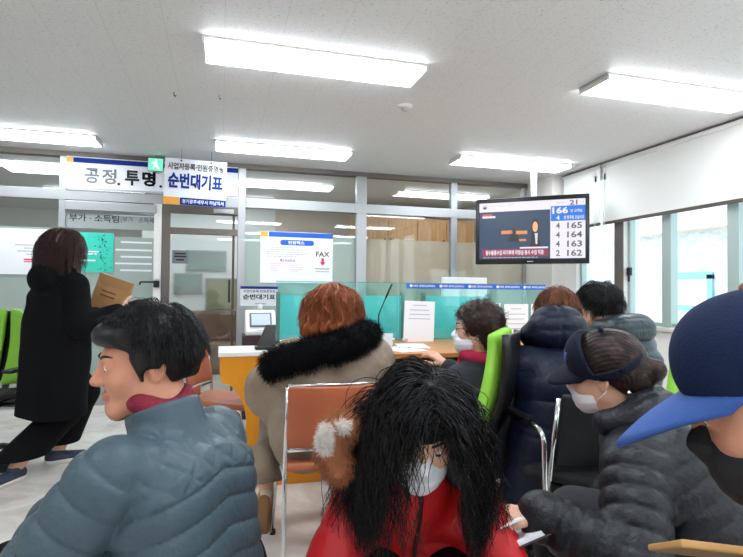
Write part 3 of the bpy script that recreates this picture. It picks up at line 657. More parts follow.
# ------------------------------------------------------------------ sculpting: smooth distance fields turned into meshes
F4 = np.float32
def V3(*a): return np.array(a, dtype=np.float64)
def nrm(v): v = np.asarray(v, float); return v/np.linalg.norm(v)
def rot(ax, a):
    ax = nrm(ax); K = np.array([[0, -ax[2], ax[1]], [ax[2], 0, -ax[0]], [-ax[1], ax[0], 0]])
    return np.eye(3)+sin(a)*K+(1-cos(a))*K@K
def smin(a, b, k):
    if k <= 0: return np.minimum(a, b)
    h = np.maximum(k-np.abs(a-b), 0)/k
    return np.minimum(a, b)-h*h*k*.25
def ridges(t, per, p=.55): return np.abs(np.sin(pi*t/per))**p
class Sdf:
    def __init__(s): s.it = []; s.lo = np.full(3, 1e9); s.hi = -s.lo
    def _b(s, pts, r):
        pts = np.atleast_2d(pts); s.lo = np.minimum(s.lo, pts.min(0)-r); s.hi = np.maximum(s.hi, pts.max(0)+r)
    def add(s, fn, k=.02, pts=None, r=0, mode=0):
        if pts is not None and mode == 0: s._b(pts, r)
        s.it.append((fn, k, mode)); return s
    def cone(s, a, b, ra, rb=None, k=.02, disp=None, mode=0, flat=None):
        """round tapered limb; disp(P, h, d) lifts the surface; flat=(axis, factor) squashes it"""
        a = np.asarray(a, float); b = np.asarray(b, float); rb = ra if rb is None else rb
        ba = (b-a); L2 = max(float(ba@ba), 1e-9); A = a.astype(F4); BA = ba.astype(F4)
        def fn(P):
            pa = P-A; h = np.clip(pa@BA/F4(L2), 0, 1); q = pa-h[:, None]*BA
            if flat is not None:
                ax = np.asarray(flat[0], F4); q = q+(q@ax)[:, None]*ax*F4(1/flat[1]-1)
            d = np.sqrt((q*q).sum(1))-(ra+(rb-ra)*h)
            if disp is not None: d = d-disp(P, h, d)
            return d
        return s.add(fn, k, [a, b], max(ra, rb)+.03, mode)
    def ell(s, c, r, R=None, k=.02, mode=0, disp=None):
        c = np.asarray(c, float); r = np.asarray(r, float); R = np.eye(3) if R is None else np.asarray(R)
        C_, R_, r_ = c.astype(F4), R.astype(F4), r.astype(F4)
        def fn(P):
            q = (P-C_)@R_; a = q/r_; k0 = np.sqrt((a*a).sum(1)); b = a/r_; k1 = np.sqrt((b*b).sum(1))
            d = k0*(k0-1)/np.maximum(k1, 1e-6)
            if disp is not None: d = d-disp(P, q, d)
            return d
        return s.add(fn, k, [c], r.max()+.02, mode)
    def plane(s, p, n, k=.0):
        """keep the side where (x-p).n < 0"""
        p = np.asarray(p, float); n = nrm(n); return s.add(lambda P: (P-p.astype(F4))@n.astype(F4), k, mode=2)
    def sub(s, other, k=.01): return s.add(other, k, mode=1)
    def __call__(s, P):
        d = None
        for fn, k, mode in s.it:
            e = fn(P)
            if mode == 0: d = e if d is None else smin(d, e, k)
            elif mode == 1: d = -smin(-d, e, k)
            elif mode == 2: d = e if d is None else -smin(-d, -e, k)
            elif mode == 3: d = d-e
        return d
    def grad(s, P):
        e = 2e-3; g = np.stack([s(P+np.eye(3, dtype=F4)[i]*F4(e))-s(P-np.eye(3, dtype=F4)[i]*F4(e)) for i in range(3)], 1)
        return g/np.maximum(np.linalg.norm(g, axis=1, keepdims=True), 1e-6)
def surf(S, h, extra=.012, lo=None, hi=None):
    """surface net of a field, evaluated only near the surface"""
    h *= Q; lo = S.lo-.01 if lo is None else np.asarray(lo); hi = S.hi+.01 if hi is None else np.asarray(hi)
    B = 4; nb = np.maximum(np.ceil((hi-lo)/(h*B)).astype(int), 1); n = nb*B
    g = np.stack(np.meshgrid(*[np.arange(m) for m in nb], indexing='ij'), -1).reshape(-1, 3)
    c = (lo+(g*B+1.5)*h).astype(F4); dc = S(c)
    D = dc.reshape(*nb).repeat(B, 0).repeat(B, 1).repeat(B, 2).astype(F4)
    keep = np.abs(dc) < h*B*.9+extra; gk = g[keep]
    o = np.stack(np.meshgrid(*[np.arange(B)]*3, indexing='ij'), -1).reshape(-1, 3)
    idx = (gk[:, None]*B+o[None]).reshape(-1, 3)
    for i in range(0, len(idx), 400000):
        q = idx[i:i+400000]; D[q[:, 0], q[:, 1], q[:, 2]] = S((lo+q*h).astype(F4))
    for ax in range(3):
        for e in (0, -1):
            sl = [slice(None)]*3; sl[ax] = e; D[tuple(sl)] = np.maximum(D[tuple(sl)], 1e-4)
    I = D < 0; cnt = np.zeros(tuple(n-1), np.int8)
    offs = [(i, j, k) for i in (0, 1) for j in (0, 1) for k in (0, 1)]
    def sl(o): return tuple(slice(o[a], n[a]-1+o[a]) for a in range(3))
    for o in offs: cnt += I[sl(o)]
    act = (cnt > 0) & (cnt < 8); ci = np.argwhere(act); vid = np.full(act.shape, -1, np.int32); vid[act] = np.arange(len(ci))
    val = np.stack([D[ci[:, 0]+o[0], ci[:, 1]+o[1], ci[:, 2]+o[2]] for o in offs], 1)
    acc = np.zeros((len(ci), 3)); num = np.zeros(len(ci)); O = np.array(offs, float)
    for a in range(8):
        for b in range(a+1, 8):
            if np.abs(O[a]-O[b]).sum() == 1:
                va, vb = val[:, a], val[:, b]; m = (va < 0) != (vb < 0)
                t = np.where(m, va/np.where(m, va-vb, 1), 0)[:, None]
                acc += np.where(m[:, None], O[a]+(O[b]-O[a])*t, 0); num += m
    P = lo+(ci+acc/np.maximum(num, 1)[:, None])*h
    quads = []
    for ax in range(3):
        u, v = (ax+1) % 3, (ax+2) % 3
        s0 = [slice(None)]*3; s1 = [slice(None)]*3; s0[ax] = slice(0, n[ax]-1); s1[ax] = slice(1, n[ax])
        ch = I[tuple(s0)] != I[tuple(s1)]; e = np.argwhere(ch)
        e = e[(e[:, u] > 0) & (e[:, v] > 0) & (e[:, u] < n[u]-1) & (e[:, v] < n[v]-1)]
        ins = I[e[:, 0], e[:, 1], e[:, 2]]
        def at(du, dv): q = e.copy(); q[:, u] -= du; q[:, v] -= dv; return vid[q[:, 0], q[:, 1], q[:, 2]]
        f = np.stack([at(1, 1), at(0, 1), at(0, 0), at(1, 0)], 1); f[~ins] = f[~ins][:, ::-1]; quads.append(f)
    return P, np.concatenate(quads)
def mesh_from(name, P, Fc, mats, parent, base, mi=None, smooth=True):
    me = bpy.data.meshes.new(name); nv, nf, k = len(P), len(Fc), Fc.shape[1] if len(Fc) else 4
    me.vertices.add(nv); me.vertices.foreach_set('co', (P-base).astype(F4).ravel())
    me.loops.add(nf*k); me.loops.foreach_set('vertex_index', Fc.astype(np.int32).ravel())
    me.polygons.add(nf); me.polygons.foreach_set('loop_start', np.arange(nf, dtype=np.int32)*k)
    me.polygons.foreach_set('use_smooth', np.full(nf, smooth))
    for m in (mats if isinstance(mats, (list, tuple)) else [mats]): me.materials.append(MATS[m] if isinstance(m, str) else m)
    if mi is not None: me.polygons.foreach_set('material_index', mi.astype(np.int32))
    me.update(calc_edges=True); me.validate()
    o = bpy.data.objects.new(name, me); COL.objects.link(o)
    if parent: o.parent = parent
    return o
def sculpt(name, S, h, m, parent, base, matfn=None, **k):
    P, Fc = surf(S, h, **k); mi = None
    if matfn is not None: mi = matfn(P[Fc].mean(1))
    return mesh_from(name, P, Fc, m, parent, base, mi)
RNG = np.random.default_rng(5)
def strand_mesh(paths, r0, r1):
    """(N,M,3) polylines -> thin three sided hairs"""
    N, Mn, _ = paths.shape; d = np.gradient(paths, axis=1); d /= np.maximum(np.linalg.norm(d, axis=2, keepdims=True), 1e-9)
    ref = np.where(np.abs(d[..., 2:3]) < .9, np.array([0, 0, 1.]), np.array([1., 0, 0])); a = np.cross(d, ref); a /= np.maximum(np.linalg.norm(a, axis=2, keepdims=True), 1e-9); b = np.cross(d, a)
    rad = np.linspace(r0, r1, Mn)[None, :, None]
    V = np.stack([paths+(a*cos(t)+b*sin(t))*rad for t in (0, 2*pi/3, 4*pi/3)], 2)
    idx = np.arange(N*Mn*3).reshape(N, Mn, 3); q = []
    for k in range(3): q.append(np.stack([idx[:, :-1, k], idx[:, 1:, k], idx[:, 1:, (k+1) % 3], idx[:, :-1, (k+1) % 3]], -1).reshape(-1, 4))
    return V.reshape(-1, 3), np.concatenate(q)
def grow(roots, dirs, length, n, grav=1., stiff=.75, coll=None, margin=.004, curl=0, freq=30, seed=1, frizz=.0):
    """strands that start along dirs, bend down with gravity and slide over the colliders"""
    rng = np.random.default_rng(seed); N = len(roots); L = length*rng.uniform(.8, 1.15, N) if np.isscalar(length) else length
    p = roots.copy(); d = dirs.copy(); out = [p.copy()]; mg = margin*rng.uniform(.3, 1.6, N) if np.isscalar(margin) else margin
    for i in range(n-1):
        st = L/(n-1); d = d*stiff+np.array([0, 0, -1.])*grav*(1-stiff)+rng.normal(0, frizz, (N, 3)); d /= np.linalg.norm(d, axis=1, keepdims=True)
        q = p+d*st[:, None]
        if coll is not None:
            for _ in range(2):
                f = coll(q.astype(F4)); m = f < mg
                if m.any(): g = coll.grad(q[m].astype(F4)); q[m] += g*(mg[m]-f[m])[:, None]
            d = q-p; d /= np.maximum(np.linalg.norm(d, axis=1, keepdims=True), 1e-9)
        p = q; out.append(p.copy())
    W = np.stack(out, 1)
    if curl:
        t = np.linspace(0, 1, n)[None, :]; ph = rng.uniform(0, 6.28, (N, 1)); fr = freq*rng.uniform(.7, 1.3, (N, 1)); am = curl*rng.uniform(.5, 1.4, (N, 1))*np.clip(t*2.2, 0, 1)
        dd = np.gradient(W, axis=1); dd /= np.maximum(np.linalg.norm(dd, axis=2, keepdims=True), 1e-9); a = np.cross(dd, np.array([.3, .5, .8])); a /= np.maximum(np.linalg.norm(a, axis=2, keepdims=True), 1e-9); b = np.cross(dd, a)
        W = W+a*(am*np.sin(ph+fr*t))[..., None]+b*(am*np.cos(ph+fr*t))[..., None]
    return W
def hair_obj(name, W, r0, r1, m, parent, base): P, Fc = strand_mesh(W, r0, r1); return mesh_from(name, P, Fc, m, parent, base)
def noise3(P, f, seed, n=7):
    rng = np.random.default_rng(seed); o = np.zeros(len(P), F4)
    for i in range(n):
        k = rng.normal(size=3); k *= f*rng.uniform(.6, 1.4)/np.linalg.norm(k); o += np.sin(P@k.astype(F4)+F4(rng.uniform(0, 6.28)))
    return o/n

# ------------------------------------------------------------------ people
mat('skin', (226, 178, 150), .5, sss=.08, var=(9, (216, 164, 136), .35, .7)); mat('skin_ruddy', (204, 144, 116), .5, sss=.08, var=(9, (190, 124, 98), .35, .7))
mat('lips', (186, 108, 100), .4); mat('eye_white', (236, 232, 226), .2); mat('iris', (40, 26, 20), .15)
mat('hair_black', (15, 13, 15), .42, spec=.3); mat('hair_dark', (30, 23, 22), .42, spec=.35); mat('hair_brown', (62, 40, 36), .42, spec=.4); mat('hair_auburn', (166, 90, 46), .42, spec=.4, var=(24, (124, 62, 30), .3, .7, (1, 1, .25)))
mat('hair_chestnut', (112, 62, 34), .45, spec=.4); mat('fur_black', (13, 13, 17), .8, spec=.15); mat('fur_white', (232, 222, 214), .8); mat('fur_brown', (166, 104, 68), .8)
mat('mask_white', (232, 235, 240), .7); mat('mask_black', (26, 27, 30), .8)
mat('coat_black', (10, 11, 14), .9, bump=(160, .25), spec=.15); mat('pants_black', (13, 13, 16), .9, bump=(220, .2), spec=.15)
mat('puffer_slate', (64, 82, 92), .45, bump=(60, .25), spec=.35); mat('puffer_black', (26, 28, 34), .45, bump=(60, .4), spec=.35); mat('puffer_navy', (20, 28, 48), .45, bump=(46, .4), spec=.3)
mat('puffer_green', (32, 50, 56), .36, bump=(46, .4)); mat('coat_red', (204, 22, 28), .5, bump=(26, .3), var=(5, (184, 16, 22), .35, .7)); mat('parka_tan', (146, 130, 112), .7, bump=(70, .35), var=(8, (134, 116, 98), .35, .7))
mat('coat_charcoal', (28, 30, 38), .75, bump=(120, .25)); mat('coat_green', (34, 42, 40), .6, bump=(60, .35)); mat('scarf_maroon', (122, 16, 44), .8, bump=(180, .4)); mat('scarf_magenta', (176, 22, 66), .8, bump=(180, .4))
mat('cap_navy', (20, 25, 42), .8, bump=(260, .2), spec=.2); mat('cap_blue', (58, 84, 148), .7, bump=(260, .3)); mat('cap_deep', (16, 30, 60), .8, bump=(260, .15), spec=.2); mat('brim_blue', (44, 80, 150), .75, bump=(260, .15))
mat('denim', (40, 48, 66), .8, bump=(300, .2)); mat('shoe_navy', (52, 62, 84), .7, bump=(300, .3)); mat('shoe_tan', (176, 130, 84), .6); mat('sole_white', (228, 226, 222), .5); mat('gold_wire', (150, 130, 110), .3, .9)
mat('pants_tan', (138, 122, 104), .8, bump=(70, .3))
def headmat(yaw, pitch=0, roll=0):
    """columns: right, front, up of a head facing heading yaw (degrees clockwise from +Y), pitch down positive"""
    y, p, r = radians(yaw), radians(pitch), radians(roll)
    f = V3(sin(y), cos(y), 0); x = V3(cos(y), -sin(y), 0); u = V3(0, 0, 1)
    R = rot(x, -p); f, u = R@f, R@u; R = rot(f, r); x, u = R@x, R@u
    return np.stack([x, f, u], 1)
class Body: pass
def ik(a, t, l1, l2, pole):
    d = t-a; L = min(np.linalg.norm(d), (l1+l2)*.995); dn = nrm(d); t = a+dn*L
    x = (l1*l1-l2*l2+L*L)/(2*L); hgt = sqrt(max(l1*l1-x*x, 0)); pl = pole-dn*(pole@dn)
    return a+dn*x+nrm(pl)*hgt, t
def make_skel(head, hb, hm, s=1., fem=True, seated=True, nl=.25, wrists=None, poles=None, pelvis=None, knees=None, feet=None, shw=None, pz=.51, lf=.41, shd=.08):
    b = Body(); b.s = s; b.hm = hm; b.head = np.asarray(head, float); h = radians(hb)
    b.f = V3(sin(h), cos(h), 0); b.r = V3(cos(h), -sin(h), 0); up = V3(0, 0, 1); b.fem = fem
    b.nd = nrm(up+b.f*nl); b.neck = b.head-b.nd*.165*s-hm[:, 1]*.012
    if pelvis is None:
        if seated:
            L = lf*s; dz = b.neck[2]-pz; q = sqrt(max(L*L-dz*dz, .0004)); b.pel = b.neck-b.f*min(q, .4); b.pel[2] = pz
        else: b.pel = b.neck-b.f*.02-up*.50*s
    else: b.pel = np.asarray(pelvis, float)
    b.sd = nrm(b.neck-b.pel); b.bk = nrm(np.cross(b.sd, b.r))      # bk: out of the back or chest
    if b.bk@b.f > 0: b.bk = -b.bk
    b.chest = b.pel+(b.neck-b.pel)*.66+b.bk*.015; b.waist = b.pel+(b.neck-b.pel)*.3+b.bk*.01
    w = shw or (.150 if fem else .172)*s
    b.sh = [b.neck-b.sd*shd*s-b.r*w, b.neck-b.sd*shd*s+b.r*w]
    ul, fl = .275*s, .245*s; b.el, b.wr = [], []
    for i, sg in enumerate((-1, 1)):
        t = wrists[i] if wrists is not None and wrists[i] is not None else b.pel+b.f*.30*s+b.r*sg*.10+up*.16
        pole = poles[i] if poles is not None and poles[i] is not None else b.r*sg*.6-up-b.f*.5
        e, t = ik(b.sh[i], np.asarray(t, float), ul, fl, pole); b.el.append(e); b.wr.append(t)
    b.hip = [b.pel-b.r*.085*s, b.pel+b.r*.085*s]; b.kn, b.an, b.toe = [], [], []
    for i, sg in enumerate((-1, 1)):
        if seated:
            k = b.hip[i]+b.f*.42*s+b.r*sg*.04; k[2] = .50*s if s < 1 else .51; a = k.copy()-b.f*.02; a[2] = .08
            if knees is not None and knees[i] is not None: k = np.asarray(knees[i], float)
        else: k = None
        if feet is not None and feet[i] is not None:
            a = np.asarray(feet[i][0], float); td = V3(sin(radians(feet[i][1])), cos(radians(feet[i][1])), 0)
        else: td = b.f
        if k is None or (feet is not None and feet[i] is not None and (knees is None or knees[i] is None)):
            k, a2 = ik(b.hip[i], a, .43*s, .42*s, b.f+up*.4)
        b.kn.append(k); b.an.append(a); b.toe.append((a+td*.15*s)*V3(1, 1, 0)+V3(0, 0, .03))
    b.td = [nrm((b.toe[i]-b.an[i])*V3(1, 1, 0)) for i in (0, 1)]
    b.base = V3(b.pel[0], b.pel[1], 0); return b
def head_field(S, b, k=.03, ear=True):
    s = b.s; H = b.head; R = b.hm; W = lambda x, y, z: H+R@(np.array([x, y, z])*s)
    S.ell(W(0, -.014, .033), V3(.075, .095, .084)*s, R, k)
    S.ell(W(0, .030, -.034), V3(.060, .058, .078)*s, R, .04)
    for q in (-1, 1):
        S.cone(W(q*.048, .004, -.062), W(q*.016, .066, -.098), .020*s, .017*s, .03); S.ell(W(q*.035, .060, -.030), V3(.024, .022, .022)*s, R, .03)
    S.cone(W(-.014, .070, -.098), W(.014, .070, -.098), .016*s, None, .025)
    S.cone(W(-.032, .080, .021), W(.032, .080, .021), .010*s, None, .02)
    for q in (-1, 1): S.ell(W(q*.032, .101, .003), V3(.017, .016, .012)*s, R, .014*s, mode=1)
    S.cone(W(0, .086, .010), W(0, .108, -.026), .0075*s, .0115*s, .012*s)
    for q in (-1, 1): S.ell(W(q*.0125, .100, -.031), V3(.0085, .010, .008)*s, R, .008*s)
    S.ell(W(0, .0885, -.0585), V3(.023, .010, .0058)*s, R, .006*s); S.ell(W(0, .0875, -.069), V3(.019, .010, .0066)*s, R, .006*s)
    for q in (-1, 1): S.ell(W(q*.032, .078, .003), V3(.0155, .0145, .0135)*s, R, .005*s)
    for q in (-1, 1): S.ell(W(q*.032, .0925, .0025), V3(.012, .008, .0042)*s, R, .003*s, mode=1)
    if ear:
        for q in (-1, 1):
            RR = R@rot(V3(0, 0, 1), q*.35)@rot(V3(1, 0, 0), .2)
            S.ell(W(q*.077, -.014, -.008), V3(.0085, .019, .032)*s, RR, .008*s); S.ell(W(q*.084, -.010, -.004), V3(.006, .010, .018)*s, RR, .006*s, mode=1)
    n = W(0, -.022, -.06); S.cone(n, b.neck, (.050 if b.fem else .058)*s, (.054 if b.fem else .064)*s, .03)
def hand_field(S, b, i, curl=.55, spread=.10, pdir=None, pnorm=None, thumb_out=.6):
    """palm, four bent fingers of different length and a thumb from the side of the palm"""
    sg = (-1, 1)[i]; s = b.s; w = b.wr[i]; d = nrm(w-b.el[i]) if pdir is None else nrm(pdir)
    n = nrm(np.cross(d, b.r*1.0)) if pnorm is None else np.asarray(pnorm, float)
    if pnorm is None and n[2] > 0: n = -n
    n = nrm(n-d*(n@d)); lat = np.cross(d, n)*sg          # towards the thumb side
    if pnorm is None and lat@(-b.r*sg) < 0: lat = -lat
    S.cone(w-d*.01, w+d*.02, .026*s, .028*s, .02, flat=(n, .75))
    for q in (-.028, -.009, .010, .028): S.cone(w+d*.022+lat*q*.6*s, w+d*.082*s+lat*q*s, .0135*s, .0115*s, .012, flat=(n, .95))
    for q, L in ((.030, .068), (.0105, .078), (-.0095, .072), (-.029, .056)):
        p = w+d*(.086-.10*abs(q-.008))*s+lat*q*s; dd = nrm(d+lat*q*spread*8); rr = .0086*s; ax = np.cross(n, dd)
        for j, (fr, cv) in enumerate(((.45, .55), (.31, 1.), (.24, .8))):
            dd = rot(ax, -curl*cv)@dd
            if j == 0 and (dd@n) < 0: dd = rot(ax, 2*curl*cv)@dd
            e = p+dd*L*fr*s; S.cone(p, e, rr, rr*.93, .004); p = e; rr *= .93
            ax = np.cross(n, d) if (np.cross(n, d)@ax) > 0 else ax
    p = w+d*.025*s+lat*.022*s; dd = nrm(d*.75+lat*thumb_out+n*.35)
    for L, cv in ((.042, 0), (.034, .3), (.027, .35)):
        dd = nrm(dd+(d*.6-lat*.4+n*.2)*cv); e = p+dd*L*s; S.cone(p, e, .0112*s if L > .04 else .0098*s, .0092*s, .008); p = e
def body_field(b, hands=(.55, .55), hk=({}, {})):
    S = Sdf(); s = b.s; head_field(S, b)
    for q in (-1, 1):
        r = b.r*q
        S.cone(b.pel+r*.07*s, b.waist+r*.045*s, .105*s, .092*s, .06); S.cone(b.waist+r*.045*s, b.chest+r*.065*s, .092*s, .105*s, .06)
        S.cone(b.chest+r*.065*s, b.neck-b.sd*.08*s+r*.08*s, .10*s, .065*s, .06)
    for i in (0, 1):
        S.cone(b.neck-b.sd*.06*s, b.sh[i], .046*s, .045*s, .04); S.cone(b.sh[i], b.el[i], .048*s, .040*s, .03); S.cone(b.el[i], b.wr[i], .040*s, .027*s, .02)
        S.cone(b.hip[i], b.kn[i], .086*s, .056*s, .05); S.cone(b.kn[i], b.an[i], .056*s, .036*s, .03)
        S.cone(b.an[i]-b.td[i]*.03-V3(0, 0, .035), b.toe[i], .034*s, .028*s, .03)
        hand_field(S, b, i, hands[i], **hk[i])
    return S
def lips_mat(b):
    def fn(c):
        L = (c-b.head)@b.hm/b.s; a = ((L[:, 0]/.025)**2+((L[:, 2]+.064)/.0125)**2) < 1
        return np.where(a & (L[:, 1] > .086), 1, 0)
    return fn
def eyes(b, root, brow='hair_dark'):
    s = b.s
    for q in (-1, 1):
        c = b.head+b.hm@(np.array([q*.032, .0785, .0025])*s); mb = MB()
        bmesh.ops.create_uvsphere(mb.bm, u_segments=20, v_segments=14, radius=.0128*s)
        for f in mb.bm.faces: f.smooth = True
        me = bpy.data.meshes.new('eye'); mb.bm.to_mesh(me); mb.bm.free(); me.materials.append(MATS['eye_white']); me.materials.append(MATS['iris'])
        look = nrm(b.hm@np.array([0, 1, -.25])); 
        for p in me.polygons:
            if np.dot(nrm(p.center), look) > .86: p.material_index = 1
        o = bpy.data.objects.new('eye', me); COL.objects.link(o); o.parent = root; o.location = c-b.base
        pts = [b.head+b.hm@(np.array([q*(.014+.036*t), .093-.020*t*t, .0235+.007*sin(pi*t*.8)])*s)-b.base for t in np.linspace(0, 1, 7)]
        MB().tube(pts, [.0018, .0034, .0036, .0034, .003, .0022, .001], 6).build('eyebrow', brow, root)
def person(name_label, b, hands=(.55, .55), hk=({}, {}), h=.006, skin='skin', face=True, brow='hair_dark'):
    t = empty('person', b.base, name_label, 'person')
    sculpt('body', body_field(b, hands, hk), h, [skin, 'lips'], t, b.base, lips_mat(b))
    if face: eyes(b, t, brow)
    return t
def torso_coat(S, b, t, disp=None, hem=0., k=.05, wide=1., low=0.):
    """jacket body around the trunk; hem extends below the hips along the spine"""
    s = b.s
    for q in (-1, 1):
        r = b.r*q*wide; lo = b.pel-b.sd*hem
        S.cone(lo+r*.075*s, b.waist+r*.055*s, .112*s+t+low, .098*s+t, k, disp); S.cone(b.waist+r*.055*s, b.chest+r*.065*s, .098*s+t, .100*s+t, k, disp)
        S.cone(b.chest+r*.065*s, b.neck-b.sd*.095*s+r*.075*s, .100*s+t, .056*s+t, k, disp)
        S.cone(b.neck-b.sd*.065*s, b.sh[0] if q < 0 else b.sh[1], .046*s+t*.8, .046*s+t*.8, .05, disp)
def sleeves(S, b, t, amp=0, per=.075, which=(0, 1), k=.018, cuff=.9, pw=.55):
    s = b.s
    for i in which:
        La = np.linalg.norm(b.el[i]-b.sh[i]); Lb = np.linalg.norm(b.wr[i]-b.el[i])
        d1 = (lambda P, h, d, L=La: amp*(ridges(h*L, per, pw)-.5)) if amp else None
        d2 = (lambda P, h, d, L=Lb*cuff, o=La: amp*(ridges(h*L+o, per, pw)-.5)) if amp else None
        T = Sdf(); T.cone(b.sh[i]+b.r*(-1, 1)[i]*.0, b.el[i], .056*s+t, .049*s+t, .02, d1); T.cone(b.el[i], b.el[i]+(b.wr[i]-b.el[i])*cuff, .049*s+t, .036*s+t*.8, .02, d2)
        S.add(T, k, np.array([b.sh[i], b.el[i], b.wr[i]]), .14)
def collar(S, b, t, hgt=.06, r=.075, k=.015, back=0):
    T = Sdf(); c0 = b.neck-b.nd*.035*b.s+b.bk*back; c1 = b.neck+b.nd*hgt*b.s+b.bk*back
    T.cone(c0, c1, r*b.s+t, r*b.s+t*.9, .01); N = Sdf().cone(b.neck-b.nd*.01+b.bk*back, b.neck+b.nd*.3+b.bk*back, r*b.s-.008, r*b.s, .01)
    T.sub(N, .012); T.plane(c1+b.nd*.01, b.nd, .015); S.add(T, k, [c0, c1], r+t+.02)
def trousers(S, b, t=.014, wide=0., up=.06, k=.03, cut=.02):
    s = b.s
    for i in (0, 1):
        S.cone(b.hip[i], b.kn[i], .092*s+t, .062*s+t+wide*.4, k); S.cone(b.kn[i], b.an[i]+V3(0, 0, cut), .060*s+t+wide*.4, .040*s+t+wide, k)
        S.cone(b.pel, b.hip[i], .10*s+t, .10*s+t, .05)
    return S
def shoe(b, i, root, mu, ms, laces=False, h=.005):
    a, td = b.an[i], b.td[i]; lat = np.cross(td, V3(0, 0, 1)); z0 = a[2]-.08*1.0
    heel = V3(a[0], a[1], z0)-td*.035; toe = V3(a[0], a[1], z0)+td*.165
    U = Sdf(); U.cone(heel+V3(0, 0, .045), toe-td*.02+V3(0, 0, .036), .040, .036, .02, flat=(V3(0, 0, 1), .95)); U.cone(heel+V3(0, 0, .05), a+V3(0, 0, .0), .038, .040, .02)
    O = Sdf().cone(a-V3(0, 0, .02), a+V3(0, 0, .1), .032, .036); U.sub(O, .006); U.plane(V3(0, 0, z0+.022), V3(0, 0, -1), 0); U.plane(a+V3(0, 0, .016), nrm(V3(0, 0, 1)-td*.1), .004)
    so = sculpt('shoe', U, h, mu, root, b.base)
    K = Sdf().cone(heel+V3(0, 0, .03), toe-td*.016+V3(0, 0, .03), .044, .041, .02); K.plane(V3(0, 0, z0+.03), V3(0, 0, 1), .004); K.plane(V3(0, 0, z0), V3(0, 0, -1), .002)
    c = sculpt('sole', K, h, ms, root, b.base); c.parent = so
    if laces:
        for j in range(4):
            p = a+td*(.035+.022*j)-V3(0, 0, .0+.011*j); mb = MB(); mb.tube([p-lat*.025-b.base-V3(0, 0, .008), p-b.base+V3(0, 0, .002), p+lat*.025-b.base-V3(0, 0, .008)], .0035, 6); mb.build('shoe_lace', 'sole_white', so)
    return so
def scalp(b, n, pred, seed=1, infl=1.0):
    rng = np.random.default_rng(seed); u = rng.normal(size=(n*4, 3)); u /= np.linalg.norm(u, axis=1, keepdims=True); u = u[pred(u)][:n]
    L = np.array([0, -.014, .033])+u*np.array([.075, .095, .084])*infl
    return b.head+(L*b.s)@b.hm.T, u, u@b.hm.T
HAIRLINE = lambda u: (u[:, 1]*.95-u[:, 2]*.62 < .22) & (u[:, 2] > -.62)
def scalp_field(b, t=.012, k=.02, low=-.075, front=.045, side=.0):
    """hair cap: inflated skull cut at the hairline"""
    s = b.s; H, R = b.head, b.hm; W = lambda x, y, z: H+R@(np.array([x, y, z])*s)
    S = Sdf(); S.ell(W(0, -.018, .036), V3(.077+t, .096+t, .086+t)*s, R, k); S.cone(W(0, -.06, .0), W(0, -.055, low+.02), (.055+t)*s, (.045+t)*s, .03)
    S.plane(W(0, .058, .052), nrm(R@V3(0, .92, -.55)), .01)     # forehead line
    T = Sdf(); T.ell(W(0, .075, -.045), V3(.12, .075, .10)*s, R); S.sub(T, .02)   # face and cheeks
    E = Sdf(); E.ell(W(0, -.004, -.075), V3(.14, .045, .078)*s, R); S.sub(E, .012)  # around the ears
    S.plane(W(0, 0, low), nrm(R@V3(0, -.1, -1)), .01); return S
def tangent_dirs(b, u, crown):
    c = nrm(np.asarray(crown, float)); d = u-c; d -= u*(d*u).sum(1, keepdims=True); d /= np.maximum(np.linalg.norm(d, axis=1, keepdims=True), 1e-6); return d@b.hm.T
def skull(b, infl=0., coat=None):
    S = Sdf(); W = lambda x, y, z: b.head+b.hm@(np.array([x, y, z])*b.s)
    S.ell(W(0, -.014, .033), V3(.075+infl, .095+infl, .084+infl)*b.s, b.hm); S.ell(W(0, .028, -.036), V3(.060+infl*.6, .058, .078)*b.s, b.hm, .03); S.cone(W(0, -.022, -.06), b.neck, .055, .065, .03)
    if coat is not None: S.add(coat, .02, coat.lo[None], 0); S.hi = np.maximum(S.hi, coat.hi)
    return S
def face_mask(b, root, m='mask_white', loops=True):
    s = b.s; R = b.hm; W = lambda x, y, z: b.head+R@(np.array([x, y, z])*s)
    def half(e):
        S = Sdf(); S.ell(W(0, .040, -.066), V3(.0615+e, .066+e, .052+e)*s, R); S.cone(W(0, .090, -.012), W(0, .104, -.03), (.008+e)*s, (.014+e)*s, .02); S.ell(W(0, .07, -.09), V3(.03+e, .028+e, .03+e)*s, R, .02); return S
    S = half(.005); S.plane(W(0, .022, 0), R@V3(0, -1, 0), .004); S.plane(W(0, .06, -.012), nrm(R@V3(0, -.25, 1)), .006); S.add(lambda P: .0015*ridges((P-b.head.astype(F4))@R[:, 2].astype(F4), .02, 1.), mode=3)
    o = sculpt('face_mask', S, .0045, m, root, b.base)
    if loops:
        for q in (-1, 1):
            for z, ze in ((-.03, .015), (-.085, -.035)):
                pts = [W(q*.060, .035, z), W(q*.072, .012, (z+ze)/2), W(q*.081, -.018, ze)]
                MB().tube([p-b.base for p in pts], .0014, 5).build('ear_loop', m, o)
    return o
def spectacles(b, root, m='gold_wire', r=.0012):
    s = b.s; W = lambda x, y, z: b.head+b.hm@(np.array([x, y, z])*s)-b.base; mb = MB()
    for q in (-1, 1):
        mb.tube([W(q*.033+.024*cos(a), .101-.004*abs(cos(a)), -.001+.018*sin(a)) for a in np.linspace(0, 2*pi, 21)[:-1]], r, 6, closed=True)
        mb.tube([W(q*.057, .097, .006), W(q*.074, .06, .006), W(q*.084, .0, .008), W(q*.084, -.02, -.006)], r, 6)
    mb.tube([W(-.01, .102, .003), W(0, .106, .005), W(.01, .102, .003)], r, 6)
    return mb.build('glasses', m, root)
